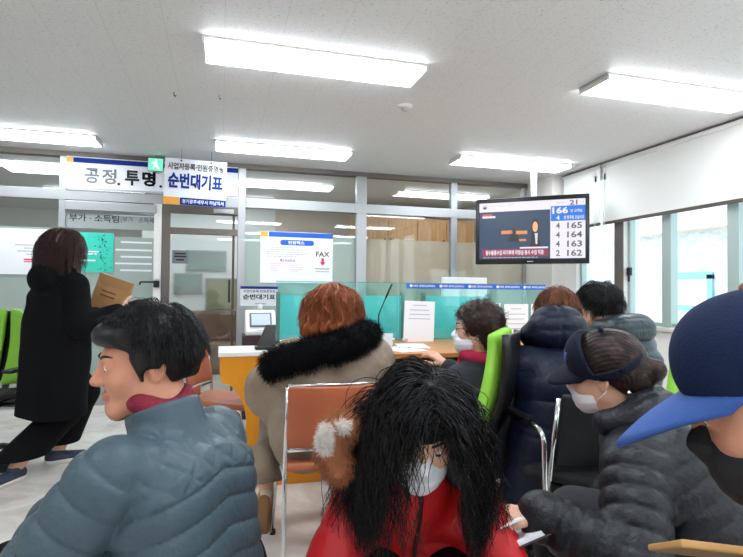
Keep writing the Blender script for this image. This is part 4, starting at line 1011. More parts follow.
# ------------------------------------------------------------------ the people, one after the other
def chair_under(b, hb, label, first=[None]):
    loc = (*b.pel[:2], 0)
    if first[0] is None:
        t = empty('stool', loc, label, 'stool', 'low stools under the front row'); first[0] = t
        MB().tube([(0, 0, .35), (0, 0, .355), (0, 0, .39), (0, 0, .405)], [.165, .175, .175, .16], 28).build('seat', 'terracotta', t)
        for k in range(4): a = pi/4+k*pi/2; MB().cyl((.11*cos(a), .11*sin(a), .35), (.16*cos(a), .16*sin(a), 0), .012, 10).build('leg', 'chrome', t)
        return t
    t = copy_tree(first[0]); t.location = loc; t['label'] = label; return t
def rel(b, root):   # a child built in world coordinates sits under the root at its base
    return b.base

def armless(t):
    for ch in [x for x in t.children if x.name.startswith('armrest')]: bpy.data.objects.remove(ch)
    return t
# --- standing person in the long black coat
def make_standing():
    b = make_skel(atD(67, 249, 3.5), 48, headmat(58, 6), .98, True, False, .12, shw=.17,
                  wrists=[atD(110, 315, 3.62), atD(120, 311, 3.44)], poles=[V3(.2, -.3, -1), V3(-.5, -.6, -1)],
                  feet=[(atZ(58, 463, 0)+V3(0, 0, .08), 75), (atZ(14, 482, 0)+V3(0, 0, .08), 205)])
    t = person('standing person in a long black hooded coat holding a brown envelope', b, (.75, .9), ({}, dict(pnorm=nrm(V3(-.5, .8, -.2)))))
    C = Sdf(); torso_coat(C, b, .028, hem=.05, k=.07); sleeves(C, b, .022, .004, .13, k=.03, cuff=.93)
    z0 = .37; lo = V3(b.pel[0]-.02, b.pel[1], z0)
    for q in (-1, 1): C.cone(b.pel+b.r*q*.075+V3(0, 0, .15), lo+b.r*q*.085, .155, .165, .08)
    C.plane(V3(0, 0, z0), V3(0, 0, -1), .01); collar(C, b, .02, .05, .075, .03)
    C.add(lambda P: .005*noise3(P*np.array([1, 1, .35], F4), 26, 4), mode=3)
    c = sculpt('coat', C, .007, 'coat_black', t, b.base)
    Hd = Sdf(); Hd.ell(b.neck-b.f*.11-V3(0, 0, .05), V3(.13, .075, .10), headmat(48, -18), .03); Hd.cone(b.neck+b.r*.10+V3(0, 0, .0), b.neck-b.f*.10-b.r*.0, .045, .045, .05); Hd.cone(b.neck-b.r*.10, b.neck-b.f*.10, .045, .045, .05)
    N = Sdf().ell(b.neck+V3(0, 0, .06), V3(.085, .085, .09)); Hd.sub(N, .03); sculpt('hood', Hd, .007, 'coat_black', c, b.base)
    T = Sdf(); trousers(T, b, .012, .06, cut=.03); T.plane(V3(0, 0, .14), V3(0, 0, -1), .008); T.plane(b.pel+V3(0, 0, .1), V3(0, 0, 1)); sculpt('trousers', T, .007, 'pants_black', t, b.base)
    for i in (0, 1): shoe(b, i, t, 'shoe_navy', 'sole_white', True)
    G = Sdf(); s = b.s; W = lambda x, y, z: b.head+b.hm@(np.array([x, y, z])*s)
    G.ell(W(0, -.02, .035), V3(.094, .112, .098), b.hm, .03)
    for q in (-1, 1): G.cone(W(q*.055, .0, .01), W(q*.09, .04, -.19 if q > 0 else -.13), .06, .040, .05)
    G.cone(W(0, -.065, .0), W(0, -.075, -.10), .09, .07, .05); F_ = Sdf().ell(W(0, .10, -.05), V3(.052, .07, .12), b.hm); G.sub(F_, .02)
    G.add(lambda P: .004*np.sin(((P-b.head.astype(F4))@b.hm[:, 0].astype(F4))*150+((P-b.head.astype(F4))@b.hm[:, 1].astype(F4))*110), mode=3)
    hr = sculpt('hair', G, .006, 'hair_brown', t, b.base)
    p, u, du = scalp(b, 900, HAIRLINE, 2, 1.22); d = tangent_dirs(b, u, (0, .1, 1)); K = Sdf(); K.add(G, 0, G.lo[None], 0)
    hair_obj('hair_strands', grow(p, d, .23, 14, stiff=.6, coll=K, margin=.004, curl=.006, freq=9, seed=3), .0016, .0008, 'hair_brown', hr, b.base)
    # brown envelope and white slip in the hands
    e = empty('kraft_envelope', atD(110, 298, 3.58), 'brown kraft envelope held by the person in the long black coat', 'envelope')
    ex = nrm(RT*.9+UP*-.30); ez = nrm(UP*.95+RT*.32); ey = np.cross(ez, ex)
    X = lambda x, y, z: (ex*x+ey*y+ez*z)
    MB().prism([X(-.12, 0, -.15), X(.125, 0, -.15), X(.125, 0, .14), X(-.12, 0, .14)], X(0, .012, 0)).build('sleeve', 'kraft', e, bevel=.003)
    MB().prism([X(-.12, -.002, .14), X(.125, -.002, .14), X(.10, -.002, .075), X(-.095, -.002, .075)], X(0, .0015, 0)).build('flap', mat('kraft_dark', (172, 128, 82), .7), e)
    lw = MB()
    for z in (.03, -.0): lw.prism([X(-.07, -.002, z), X(.03, -.002, z), X(.03, -.002, z+.008), X(-.07, -.002, z+.008)], X(0, .001, 0))
    lw.build('print_lines', 'wood_side', e)
    e = empty('paper_slip', atD(130, 306, 3.42), 'small white slip held in front of the brown envelope', 'paper')
    MB().prism([X(-.035, 0, -.012), X(.035, 0, .02), X(.03, 0, .035), X(-.04, 0, .003)], X(0, .003, 0)).build('slip', 'paper', e)
make_standing()

# --- man in the slate quilted jacket
def make_slate():
    hb = -52
    b = make_skel(atD(145, 362, 1.26), hb, headmat(-106, 6), 1.0, False, True, .38, lf=.36, shd=.05, shw=.155, wrists=[None, None])
    b.wr = list(b.wr)
    b2 = make_skel(atD(145, 362, 1.26), hb, headmat(-106, 6), 1.0, False, True, .38, lf=.36, shd=.05, shw=.155,
                   wrists=[b.pel+b.f*.34-b.r*.07+V3(0, 0, .14), b.pel+b.f*.36+b.r*.10+V3(0, 0, .14)], poles=[-b.r*.5-V3(0, 0, .8)+b.f*.3, b.r*.7-V3(0, 0, 1)])
    b = b2; t = person('dark haired man in a slate quilted jacket with a maroon scarf, seen from the side', b, (.6, .6), h=.0048, skin='skin_ruddy', brow='hair_black')
    pel, sd, rr_ = b.pel.astype(F4), b.sd.astype(F4), b.r.astype(F4)
    def q(P, h, d):
        z = (P-pel)@sd; x = (P-pel)@rr_
        dia = np.minimum(ridges(x+z*.8, .062, .3), ridges(x-z*.8, .062, .3)); hor = ridges(z+.22*np.abs(x)-.02, .060, .32)
        return np.where(z+.22*np.abs(x) > .27, .008*(dia-.75), .011*(hor-.75))
    C = Sdf(); torso_coat(C, b, .020, q, hem=.10, k=.05, wide=.92); sleeves(C, b, .024, .012, .066, k=.004, pw=.34); collar(C, b, .014, .05, .072, .02)
    sculpt('jacket', C, .0042, 'puffer_slate', t, b.base)
    Sc = Sdf(); n0 = b.neck+b.nd*.066
    for a in np.linspace(0, 2*pi, 15)[:-1]:
        p = n0+(b.r*cos(a)+b.f*sin(a))*.056+b.nd*(.012*cos(a*2+1)); a2 = a+2*pi/14; p2 = n0+(b.r*cos(a2)+b.f*sin(a2))*.056+b.nd*(.012*cos(a2*2+1)); Sc.cone(p, p2, .0205, .0205, .02)
    sculpt('scarf', Sc, .005, 'scarf_maroon', t, b.base)
    T = Sdf(); trousers(T, b); sculpt('trousers', T, .009, 'pants_black', t, b.base)
    for i in (0, 1): shoe(b, i, t, 'black_rubber', 'sole_white', h=.008)
    G = scalp_field(b, .016, low=-.055); W = lambda x, y, z: b.head+b.hm@np.array([x, y, z])
    G.ell(W(-.01, .062, .075), V3(.07, .045, .03), b.hm, .03); G.cone(W(-.073, .03, .02), W(-.076, .02, -.03), .012, .006, .012); G.cone(W(.073, .03, .02), W(.076, .02, -.03), .012, .006, .012)
    G.add(lambda P: .004*noise3(P, 130, 6), mode=3)
    hr = sculpt('hair', G, .0045, 'hair_black', t, b.base)
    p, u, du = scalp(b, 2600, lambda u: (u[:, 1]*.9-u[:, 2]*.75 < .10) & (u[:, 2] > -.1), 8, 1.14); d = tangent_dirs(b, u, (0, -.45, 1))*.9+du*.15
    K = Sdf(); K.add(G, 0, G.lo[None], 0); hair_obj('hair_strands', grow(p, d, .036, 7, stiff=.7, coll=K, margin=.002, seed=4, frizz=.06), .0010, .0004, 'hair_black', hr, b.base)
    chair_under(b, hb, 'low terracotta stool under the man in the slate quilted jacket')
make_slate()

# --- person with the auburn bob and the fur trimmed parka
def fur(name, S, n, L, m, parent, base, seed=1, r0=.0012, h=.01, grav=.4):
    P, Fc = surf(S, h); rng = np.random.default_rng(seed); i = rng.integers(0, len(P), n); p = P[i]+rng.normal(0, h*.4, (n, 3)); g = S.grad(p.astype(F4)).astype(float)
    d = g+rng.normal(0, .45, (n, 3)); d /= np.linalg.norm(d, axis=1, keepdims=True)
    return hair_obj(name, grow(p-g*.004, d, L, 5, grav=grav, stiff=.75, seed=seed, frizz=.12), r0, .0003, m, parent, base)
def make_auburn():
    hb = 2
    b = make_skel(atD(332, 312, 2.60), hb, headmat(6, 8), .96, True, True, .15, shw=.185, knees=[None, None])
    wr = [b.pel+b.f*.36-b.r*.12+V3(0, 0, .24), b.pel+b.f*.36+b.r*.12+V3(0, 0, .24)]
    foot = atD(266, 488, 2.62)
    b = make_skel(atD(332, 312, 2.60), hb, headmat(6, 8), .96, True, True, .15, shw=.185, wrists=wr, poles=[-b.r-V3(0, 0, .8), b.r-V3(0, 0, .8)], feet=[(foot, 0), None], pz=.54)
    b.kn[0] = b.pel+V3(-.22, .36, -.03); b.toe[0] = atD(262, 528, 2.63)
    t = person('person with an auburn bob and a tan parka with black fur hood', b, face=False, h=.007)
    C = Sdf(); torso_coat(C, b, .034, hem=.02, k=.07); sleeves(C, b, .042, .003, .12, k=.08)
    C.ell(b.pel+b.r*-.17+V3(0, .02, -.05), V3(.10, .15, .12), None, .10); C.ell(b.pel+b.r*.17+V3(0, .04, -.04), V3(.08, .15, .11), None, .10)
    for i, q in ((0, -1), (1, 1)): C.cone(b.sh[i]+b.r*q*.005-V3(0, 0, .02), b.el[i]-V3(0, 0, .02), .085, .095, .09); C.cone(b.el[i], b.pel+b.r*q*.16-V3(0, 0, .03), .095, .10, .09)
    C.ell(b.neck-b.f*.11-V3(0, 0, .07)+b.r*.05, V3(.20, .075, .085), headmat(hb, 0, 8), .04)
    C.add(lambda P: .010*noise3(P, 26, 9)+.006*noise3(P*np.array([1, 1, .45], F4), 62, 3)+.003*noise3(P, 120, 8), mode=3)
    c = sculpt('parka', C, .007, 'parka_tan', t, b.base)
    H = Sdf(); pts = [atD(280, 372, 2.50), atD(275, 366, 2.44), atD(288, 360, 2.40), atD(310, 354, 2.38), atD(336, 348, 2.38), atD(356, 340, 2.40), atD(367, 334, 2.46), atD(366, 340, 2.56)]
    rr_ = [.05, .060, .062, .062, .062, .060, .052, .042]
    for i in range(len(pts)-1): H.cone(pts[i], pts[i+1], rr_[i]*.92, rr_[i+1]*.92, .03)
    H.add(lambda P: .010*noise3(P, 70, 12), mode=3)
    f = sculpt('fur_trim', H, .007, 'fur_black', c, b.base); fur('fur', H, 9000, .034, 'fur_black', f, b.base, 3)
    T = Sdf(); trousers(T, b, .018, .03, cut=-.0); T.ell(atD(262, 462, 2.55), V3(.085, .12, .085), None, .05); T.plane(b.an[0]+V3(0, 0, .045), V3(0, 0, -1), .01); T.add(lambda P: .006*noise3(P, 40, 5), mode=3); sculpt('trousers', T, .007, 'pants_tan', t, b.base)
    U = Sdf(); hl, te = atD(266, 497, 2.60), atD(262, 531, 2.65); ax = nrm(te-hl); U.cone(hl, te, .043, .045, .02, flat=(nrm(np.cross(ax, RT)), .9)); so = sculpt('shoe', U, .005, 'shoe_tan', t, b.base)
    U = Sdf(); off = -FW*.040; U.cone(hl+off, te+off, .030, .037, .02, flat=(nrm(np.cross(ax, RT)), .35)); o = sculpt('sole', U, .004, mat('sole_gum', (138, 98, 62), .7), t, b.base); o.parent = so
    U = Sdf(); U.cone(hl-ax*.012, hl-ax*.01, .036, .034); cf = sculpt('shoe_cuff', U, .005, mat('cream_knit', (214, 196, 172), .85), t, b.base); cf.parent = so
    shoe(b, 1, t, 'shoe_tan', 'sole_white', h=.008)
    G = Sdf(); W = lambda x, y, z: b.head+b.hm@np.array([x, y, z])
    G.ell(W(0, -.018, .035), V3(.108, .115, .100), b.hm, .04)
    for a in np.linspace(-2.2, 2.2, 11):
        x, y = sin(a), -cos(a); G.cone(W(.075*x, -.01+.075*y, .02), W(.108*x, -.01+.108*y, -.085), .05, .040, .04)
    G.plane(W(0, 0, -.125), nrm(b.hm@V3(0, -.05, -1)), .03); Fx = Sdf().ell(W(0, .11, -.06), V3(.065, .08, .13), b.hm); G.sub(Fx, .02)
    def wav(P):
        L = (P-b.head.astype(F4))@b.hm.astype(F4); a = np.arctan2(L[:, 0], -L[:, 1]); return .009*np.sin(a*17+2.2*np.sin(L[:, 2]*42)+L[:, 2]*8)+.004*np.sin(a*41+1.3*np.sin(L[:, 2]*60+2))
    G.add(wav, mode=3); hr = sculpt('hair', G, .005, 'hair_auburn', t, b.base)
    p, u, du = scalp(b, 900, lambda u: (u[:, 1]*.9-u[:, 2]*.7 < .3) & (u[:, 2] > -.3), 2, 1.32); d = tangent_dirs(b, u, (0, .0, 1)); K = Sdf(); K.add(G, 0, G.lo[None], 0)
    L_ = np.clip(.08+.16*u[:, 2], .06, .25)*np.random.default_rng(1).uniform(.9, 1.15, len(u))
    hair_obj('hair_strands', grow(p, d, L_, 12, stiff=.6, coll=K, margin=.003, curl=.005, freq=12, seed=6), .0015, .0007, 'hair_auburn', hr, b.base)
make_auburn()

# --- person in the red coat with long black curls and a white mask
def make_red():
    hb = 194; hc = atD(421, 429, 1.25)
    hm = headmat(196, 24, -4)
    b = make_skel(hc, hb, hm, .97, True, True, .45, shw=.122, pz=.47)
    b = make_skel(hc, hb, hm, .97, True, True, .45, shw=.122, pz=.47, wrists=[b.pel+b.f*.22-b.r*.05+V3(0, 0, .06), b.pel+b.f*.22+b.r*.05+V3(0, 0, .06)], poles=[b.r*.25-V3(0, 0, 1), -b.r*.25-V3(0, 0, 1)])
    t = person('person in a red coat with long black curls and a white mask, looking down', b, h=.0048, brow='hair_black')
    C = Sdf(); torso_coat(C, b, .030, hem=.08, k=.06, wide=.85); sleeves(C, b, .024, .004, .12, k=.035); collar(C, b, .016, .085, .078, .02)
    cut = Sdf().ell(b.neck+b.f*.10+b.nd*.085, V3(.035, .06, .085), headmat(hb, -15)); C.sub(cut, .02)
    C.add(lambda P: .006*noise3(P, 30, 2)+.003*noise3(P*np.array([1, 1, .5], F4), 70, 8), mode=3)
    c = sculpt('coat', C, .0055, 'coat_red', t, b.base)
    zp = []
    for zz in np.linspace(.02, -.34, 12):
        p = b.neck+b.sd*zz+b.f*.30
        for _ in range(40):
            f = float(C(p[None].astype(F4))[0])
            if f < .002: break
            p = p-b.f*max(f*.8, .001)
        zp.append(p-b.base+b.f*.003)
    MB().tube(zp, .005, 6).build('zipper', mat('zip_dark', (50, 14, 18), .5), c)
    B = Sdf(); pts = [atD(x, y, d) for x, y, d in ((338, 470, 1.23), (330, 452, 1.23), (333, 436, 1.24), (345, 428, 1.27), (362, 424, 1.31))]
    for i in range(4): B.cone(pts[i], pts[i+1], .024, .026, .02)
    for q in pts: B.ell(q+b.f*-.02, V3(.03, .03, .03), None, .02)
    f = sculpt('fur_trim', B, .006, 'fur_brown', c, b.base); fur('brown_fur', B, 4200, .018, 'fur_brown', f, b.base, 5, .0006)
    Wh = Sdf(); Wh.ell(atD(325, 440, 1.20), V3(.013, .016, .032), headmat(20), .02); Wh.ell(atD(343, 427, 1.225), V3(.013, .013, .012), headmat(20), .02); fw = sculpt('white_fur_patch', Wh, .005, 'fur_white', c, b.base); fur('white_fur', Wh, 2600, .014, 'fur_white', fw, b.base, 6, .0005); fw.parent = f
    face_mask(b, t)
    T = Sdf(); trousers(T, b); sculpt('trousers', T, .009, 'pants_black', t, b.base)
    for i in (0, 1): shoe(b, i, t, 'black_rubber', 'sole_white', h=.008)
    W = lambda x, y, z: b.head+b.hm@(np.array([x, y, z])*b.s)
    G = Sdf(); G.ell(W(0, -.02, .036), V3(.085, .108, .094), b.hm, .03)
    for q, (x1, y1, z1) in ((-1, (-.125, .03, -.16)), (1, (.125, .03, -.16))):
        G.cone(W(q*.065, .0, .02), W(x1*.62, .005, -.09), .040, .038, .05); 
    e1, e2 = atD(374, 496, 1.19), atD(470, 486, 1.21)
    G.cone(W(.076, .0, -.07), e1, .040, .020, .05); G.cone(W(-.076, .0, -.07), e2, .040, .020, .05); G.cone(W(0, -.08, .0), W(0, -.10, -.12), .08, .07, .05)
    Fx = Sdf().ell(W(-.004, .10, -.068), V3(.046, .085, .085), b.hm); G.sub(Fx, .02); G.add(lambda P: .007*noise3(P, 75, 3)+.003*noise3(P, 190, 4), mode=3)
    hr = sculpt('hair', G, .0055, 'hair_black', t, b.base)
    p, u, du = scalp(b, 3600, lambda u: (u[:, 1]*.95-u[:, 2]*.62 < .26) & (u[:, 2] > -.5), 3, 1.10); dl = np.stack([np.where(u[:, 0]+np.random.default_rng(6).normal(0, .13, len(u)) > -.22, 1., -1.), -.1-.6*(u[:, 1] < 0), .05+0*u[:, 0]], 1); dl -= u*(dl*u).sum(1, keepdims=True); dl /= np.linalg.norm(dl, axis=1, keepdims=True); d = dl@b.hm.T
    K = Sdf(); K.ell(W(0, .05, -.04), V3(.052, .11, .10), b.hm, .02); K.ell(W(0, -.018, .036), V3(.084, .106, .093), b.hm, .03); K.add(C, .02, C.lo[None], 0)
    hair_obj('hair_strands', grow(p, d, .34, 26, stiff=.77, coll=K, margin=np.random.default_rng(4).uniform(.001, .008, len(p)), curl=.007, freq=18, seed=9, frizz=.04), .0013, .0006, 'hair_black', hr, b.base)
    p, u, du = scalp(b, 1500, lambda u: (u[:, 1] > .15) & (u[:, 1]*.95-u[:, 2]*.62 < .32) & (np.abs(u[:, 0]) < .7), 13, 1.13)
    sg = np.where(u[:, 0]+np.random.default_rng(7).normal(0, .16, len(u)) > -.12, 1., -1.); dl = np.stack([sg*1.0, .75+0*sg, .1+0*sg], 1); dl -= u*(dl*u).sum(1, keepdims=True); dl /= np.linalg.norm(dl, axis=1, keepdims=True)
    K2 = Sdf(); K2.ell(W(0, .028, -.03), V3(.064, .068, .085), b.hm, .02); K2.ell(W(0, -.018, .036), V3(.084, .103, .090), b.hm, .03); K2.ell(W(0, .075, -.075), V3(.05, .045, .05), b.hm, .02)
    hair_obj('fringe', grow(p, dl@b.hm.T, np.random.default_rng(3).uniform(.08, .15, len(p)), 16, stiff=.76, coll=K2, margin=.006, curl=.006, freq=16, seed=11, frizz=.03), .0013, .0006, 'hair_black', hr, b.base)
    chair_under(b, hb, 'low terracotta stool under the person in the red coat')
make_red()

# --- person with short curly hair on the lime chair at the counter
def make_curly():
    hb = -26
    b = make_skel(atD(476, 328, 2.5), hb, headmat(-66, 4), .95, True, True, .06, lf=.37)
    b = make_skel(atD(476, 328, 2.5), hb, headmat(-66, 4), .95, True, True, .06, lf=.37, wrists=[b.pel+b.f*.36-b.r*.1+V3(0, 0, .22), b.pel+b.f*.36+b.r*.16+V3(0, 0, .28)])
    t = person('person with short curly brown hair and a magenta scarf at the counter', b, h=.006, brow='hair_dark')
    C = Sdf(); torso_coat(C, b, .026, hem=.06); sleeves(C, b, .024, .004, .1, k=.03); collar(C, b, .014, .03); C.add(lambda P: .004*noise3(P, 34, 2), mode=3); sculpt('jacket', C, .007, 'coat_charcoal', t, b.base)
    Sc = Sdf(); n0 = b.neck+b.nd*.035
    for a in np.linspace(0, 2*pi, 13)[:-1]:
        g = lambda a: n0+(b.r*cos(a)+b.f*sin(a))*.066+b.nd*(.014*sin(a*1+.6)); Sc.cone(g(a), g(a+2*pi/12), .026, .026, .02)
    Sc.cone(n0+b.f*.07, n0+b.f*.12-V3(0, 0, .16)-b.r*.03, .03, .034, .03); Sc.add(lambda P: .003*noise3(P, 90, 7), mode=3); sculpt('scarf', Sc, .006, 'scarf_magenta', t, b.base)
    face_mask(b, t); spectacles(b, t, 'black_plastic')
    T = Sdf(); trousers(T, b); sculpt('trousers', T, .009, 'pants_black', t, b.base)
    for i in (0, 1): shoe(b, i, t, 'black_rubber', 'sole_white', h=.008)
    W = lambda x, y, z: b.head+b.hm@(np.array([x, y, z])*b.s)
    G = Sdf(); G.ell(W(0, -.025, .035), V3(.095, .112, .102), b.hm, .03); G.ell(W(0, -.07, -.05), V3(.082, .064, .084), b.hm, .03); Fx = Sdf().ell(W(0, .115, -.045), V3(.12, .085, .115), b.hm); G.sub(Fx, .02)
    G.add(lambda P: .008*noise3(P, 95, 3)+.004*noise3(P, 240, 4), mode=3); hr = sculpt('hair', G, .006, mat('hair_darkbrown', (52, 32, 28), .45, spec=.4), t, b.base)
    P, Fc = surf(G, .012); rng = np.random.default_rng(2); i = rng.integers(0, len(P), 1500); g = G.grad(P[i].astype(F4)).astype(float); d = g*.5+rng.normal(0, .5, g.shape); d /= np.linalg.norm(d, axis=1, keepdims=True)
    hair_obj('curls', grow(P[i]-g*.008, d, .035, 12, stiff=.8, curl=.009, freq=11, seed=3), .0013, .0007, 'hair_darkbrown', hr, b.base)
    q_ = atD(493, 380, 2.40); g_ = V3(sin(radians(-52)), cos(radians(-52)), 0); armless(office_chair((*(q_+g_*.28)[:2], 0), radians(52), 'lime green office chair under the person with the magenta scarf'))
make_curly()

# --- person in the navy padded coat leaning on the counter
def make_navy():
    hb = 22
    b = make_skel(atD(557, 317, 2.5), hb, headmat(20, 25), .98, False, True, .5, shw=.165)
    b = make_skel(atD(557, 317, 2.5), hb, headmat(20, 25), .98, False, True, .5, shw=.165, wrists=[b.pel+b.f*.46-b.r*.16+V3(0, 0, .33), b.pel+b.f*.48-b.r*.02+V3(0, 0, .33)], poles=[-b.r*1.2-V3(0, 0, .4), b.r*.5-V3(0, 0, .9)])
    t = person('person in a navy padded coat with a thick hood, seen from behind at the counter', b, face=False, h=.007)
    pel, sd = b.pel.astype(F4), b.sd.astype(F4)
    q = lambda P, h, d: .011*(ridges((P-pel)@sd+.02, .115, .5)-.6)
    C = Sdf(); torso_coat(C, b, .042, q, hem=.14, k=.06, wide=1.1); sleeves(C, b, .036, .012, .11, k=.03)
    for s_ in (-1, 1): C.cone(b.pel+b.r*.07*s_, V3(b.pel[0]+b.r[0]*.1*s_, b.pel[1]+b.r[1]*.1*s_, .30), .17, .17, .06, lambda P, h, d: .011*(ridges(P[:, 2], .115, .5)-.6))
    C.plane(V3(0, 0, .24), V3(0, 0, -1), .02); c = sculpt('padded_coat', C, .007, 'puffer_navy', t, b.base)
    Hd = Sdf(); hc = atD(557, 326, 2.40); R = headmat(hb, 14)
    Hd.ell(hc, V3(.118, .095, .098), R, .03, disp=lambda P, q, d: .010*(ridges(q[:, 2]+.035, .07, .5)-.6)-.006*np.exp(-(q[:, 0]/.008)**2)); Hd.cone(hc-b.r*.09+b.f*.09-V3(0, 0, .05), hc-b.r*.05-V3(0, 0, .03), .06, .07, .05); Hd.cone(hc+b.r*.09+b.f*.09-V3(0, 0, .05), hc+b.r*.05-V3(0, 0, .03), .06, .07, .05)
    sculpt('hood', Hd, .006, 'puffer_navy', c, b.base)
    G = scalp_field(b, .014, low=-.08); G.add(lambda P: .003*noise3(P, 120, 2), mode=3); hr = sculpt('hair', G, .006, 'hair_chestnut', t, b.base)
    p, u, du = scalp(b, 900, HAIRLINE, 2, 1.14); d = tangent_dirs(b, u, (0, -.2, 1)); K = Sdf(); K.add(G, 0, G.lo[None], 0); hair_obj('hair_strands', grow(p, d, .07, 7, stiff=.65, coll=K, margin=.003, seed=2, frizz=.05), .0013, .0006, 'hair_chestnut', hr, b.base)
    T = Sdf(); trousers(T, b); sculpt('trousers', T, .009, 'pants_black', t, b.base)
    for i in (0, 1): shoe(b, i, t, 'black_rubber', 'sole_white', h=.008)
    # black chair with chrome arms
    k = empty('arm_chair', (*(b.pel-b.f*.01)[:2], 0), 'black chair with chrome tube arms under the navy padded coat', 'chair', rz=-radians(2))
    MB().grid(lambda u, v: Vector((-.22+.44*u, -.22+.44*v, .432-.02*sin(pi*u)*sin(pi*v))), 9, 9).build('seat', 'black_fabric', k, solid=.05, bevel=.015)
    MB().grid(lambda u, v: Vector((-.21+.42*u, -.265-.05*v-.04*sin(pi*u), .52+.28*v)), 11, 7).build('backrest', 'black_fabric', k, solid=.03, bevel=.008)
    for s in (-1, 1):
        MB().tube(rbend([(s*.22, -.24, .40), (s*.23, -.275, .55), (s*.225, -.315, .79)], .05), .010).build('back_post', 'chrome', k)
        MB().tube(rbend([(s*.26, -.30, .0), (s*.26, -.27, .66), (s*.27, .16, .67), (s*.27, .24, 0)], .07), .011).build('arm_frame', 'chrome', k)
        MB().box((s*.27-.018, -.18, .676), (s*.27+.018, .10, .695), bevel=.007).build('arm_pad', 'black_plastic', k)
    [MB().tube([(-.26, y, .40), (.26, y, .40)], .009).build('seat_rail', 'chrome', k) for y in (.19, -.27)]
make_navy()

# --- man in the dark green padded jacket with glasses
def make_green():
    hb = -12; hm = headmat(-14, 12)
    b = make_skel(atD(597, 308, 3.0), hb, hm, 1.0, False, True, .7, shw=.172)
    b = make_skel(atD(597, 308, 3.0), hb, hm, 1.0, False, True, .7, shw=.172, wrists=[b.pel+b.f*.46-b.r*.02+V3(0, 0, .3), b.pel+b.f*.42+b.r*.14+V3(0, 0, .3)], poles=[-b.r*.4-V3(0, 0, .5), b.r*1.2-V3(0, 0, .5)])
    t = person('black haired man with glasses in a dark green padded jacket by the window', b, h=.006, brow='hair_black')
    pel, sd = b.pel.astype(F4), b.sd.astype(F4)
    C = Sdf(); torso_coat(C, b, .066, lambda P, h, d: .010*(ridges((P-pel)@sd+.03, .10, .5)-.6), hem=.08, k=.06, wide=1.1); sleeves(C, b, .042, .011, .10, k=.03); c = sculpt('padded_jacket', C, .007, 'puffer_green', t, b.base)
    Hd = Sdf(); hc = b.neck-b.f*.085+V3(0, 0, .025)+b.r*.03; R = headmat(hb, 20)
    Hd.ell(hc, V3(.15, .085, .085), R, .03, disp=lambda P, q, d: .008*(ridges(q[:, 2]+.02, .06, .5)-.6)); Hd.cone(hc+b.r*.11+b.f*.10, hc+b.r*.08, .055, .06, .05); Hd.cone(hc-b.r*.11+b.f*.10, hc-b.r*.08, .055, .06, .05); N = Sdf().ell(b.neck+b.nd*.10+b.f*.02, V3(.085, .09, .09)); Hd.sub(N, .03)
    sculpt('hood', Hd, .006, 'puffer_green', c, b.base); spectacles(b, t, 'ink_black', .0018)
    G = scalp_field(b, .020, low=-.06); G.add(lambda P: .006*noise3(P, 100, 2), mode=3); hr = sculpt('hair', G, .006, 'hair_black', t, b.base)
    p, u, du = scalp(b, 1500, HAIRLINE, 2, 1.18); d = tangent_dirs(b, u, (0, -.3, 1))+du*.6; K = Sdf(); K.add(G, 0, G.lo[None], 0); hair_obj('hair_strands', grow(p, d, .055, 7, stiff=.75, coll=K, margin=.003, seed=2, frizz=.1), .0013, .0006, 'hair_black', hr, b.base)
    T = Sdf(); trousers(T, b); sculpt('trousers', T, .009, 'pants_black', t, b.base)
    for i in (0, 1): shoe(b, i, t, 'black_rubber', 'sole_white', h=.008)
    q_ = atD(674, 386, 2.06); g_ = V3(sin(radians(-40)), cos(radians(-40)), 0); armless(office_chair((*(q_+g_*.28)[:2], 0), radians(40), 'lime green office chair behind the dark green padded jacket, beside the blue cap'))
make_green()

# --- baseball caps
def cap(b, root, m_dome, m_brim, m_panel, lift=.0, pitch=0., brim_len=.085, h=.005, button='cap_navy', droop=.2, visor=False, roll=0.):
    s = b.s; R = b.hm@rot(V3(0, 1, 0), roll)@rot(V3(1, 0, 0), pitch); W = lambda x, y, z: b.head+R@(np.array([x, y, z])*s)
    D = Sdf(); D.ell(W(0, -.014, .040+lift), V3(.091, .112, .100)*s, R, .02); D.ell(W(0, .03, .055+lift), V3(.078, .072, .078)*s, R, .03)
    D.plane(W(0, 0, .012+lift), nrm(R@V3(0, .10, -1)), .004); I = Sdf().ell(W(0, -.014, .034+lift), V3(.084, .105, .094)*s, R); D.sub(I, .004)
    if visor:      # open crown: only the front and a band round the head
        cut = Sdf(); cut.plane(W(0, .015, .06), nrm(R@V3(0, 1, -.45)), 0); cut.plane(W(0, 0, .040+lift), nrm(R@V3(0, -.25, -1)), 0); D.sub(cut, .004)
    c = R.astype(F4); hd = b.head.astype(F4)
    def seam(P):
        L = (P-hd)@c; a = np.arctan2(L[:, 0], L[:, 1]+.014); return -.0012*np.exp(-((np.mod(a+pi/6, pi/3)-pi/6)/.03)**2)
    D.add(seam, mode=3)
    o = sculpt('cap', D, h, [m_dome, m_panel], root, b.base, lambda cc: (lambda L: np.where((np.abs(L[:, 0]+.0) < .046*s) & (L[:, 1] > .055*s) & (L[:, 2] < (.085+lift)*s), 1, 0))((cc-b.head)@R))
    def bf(u, v):
        x = (u*2-1)*.080; e = sqrt(max(0, 1-(x/.0815)**2)); y0 = .092*sqrt(max(0, 1-(x/.090)**2))-.030; y1 = y0+.022+brim_len*e
        y = y0+(y1-y0)*v; w = max(0, y-.05); z = .030+lift-.030*(x/.08)**2*v-w*droop-w*w*2
        return Vector(W(x, y, z)-b.base)
    br = MB().grid(bf, 25, 9).build('brim', m_brim, o, solid=.006); br.parent = o
    mb = MB(); bmesh.ops.create_uvsphere(mb.bm, u_segments=12, v_segments=8, radius=.008, matrix=Matrix.Translation(Vector(W(0, -.014, .141+lift)-b.base))); mb.build('cap_button', button, o)
    return o
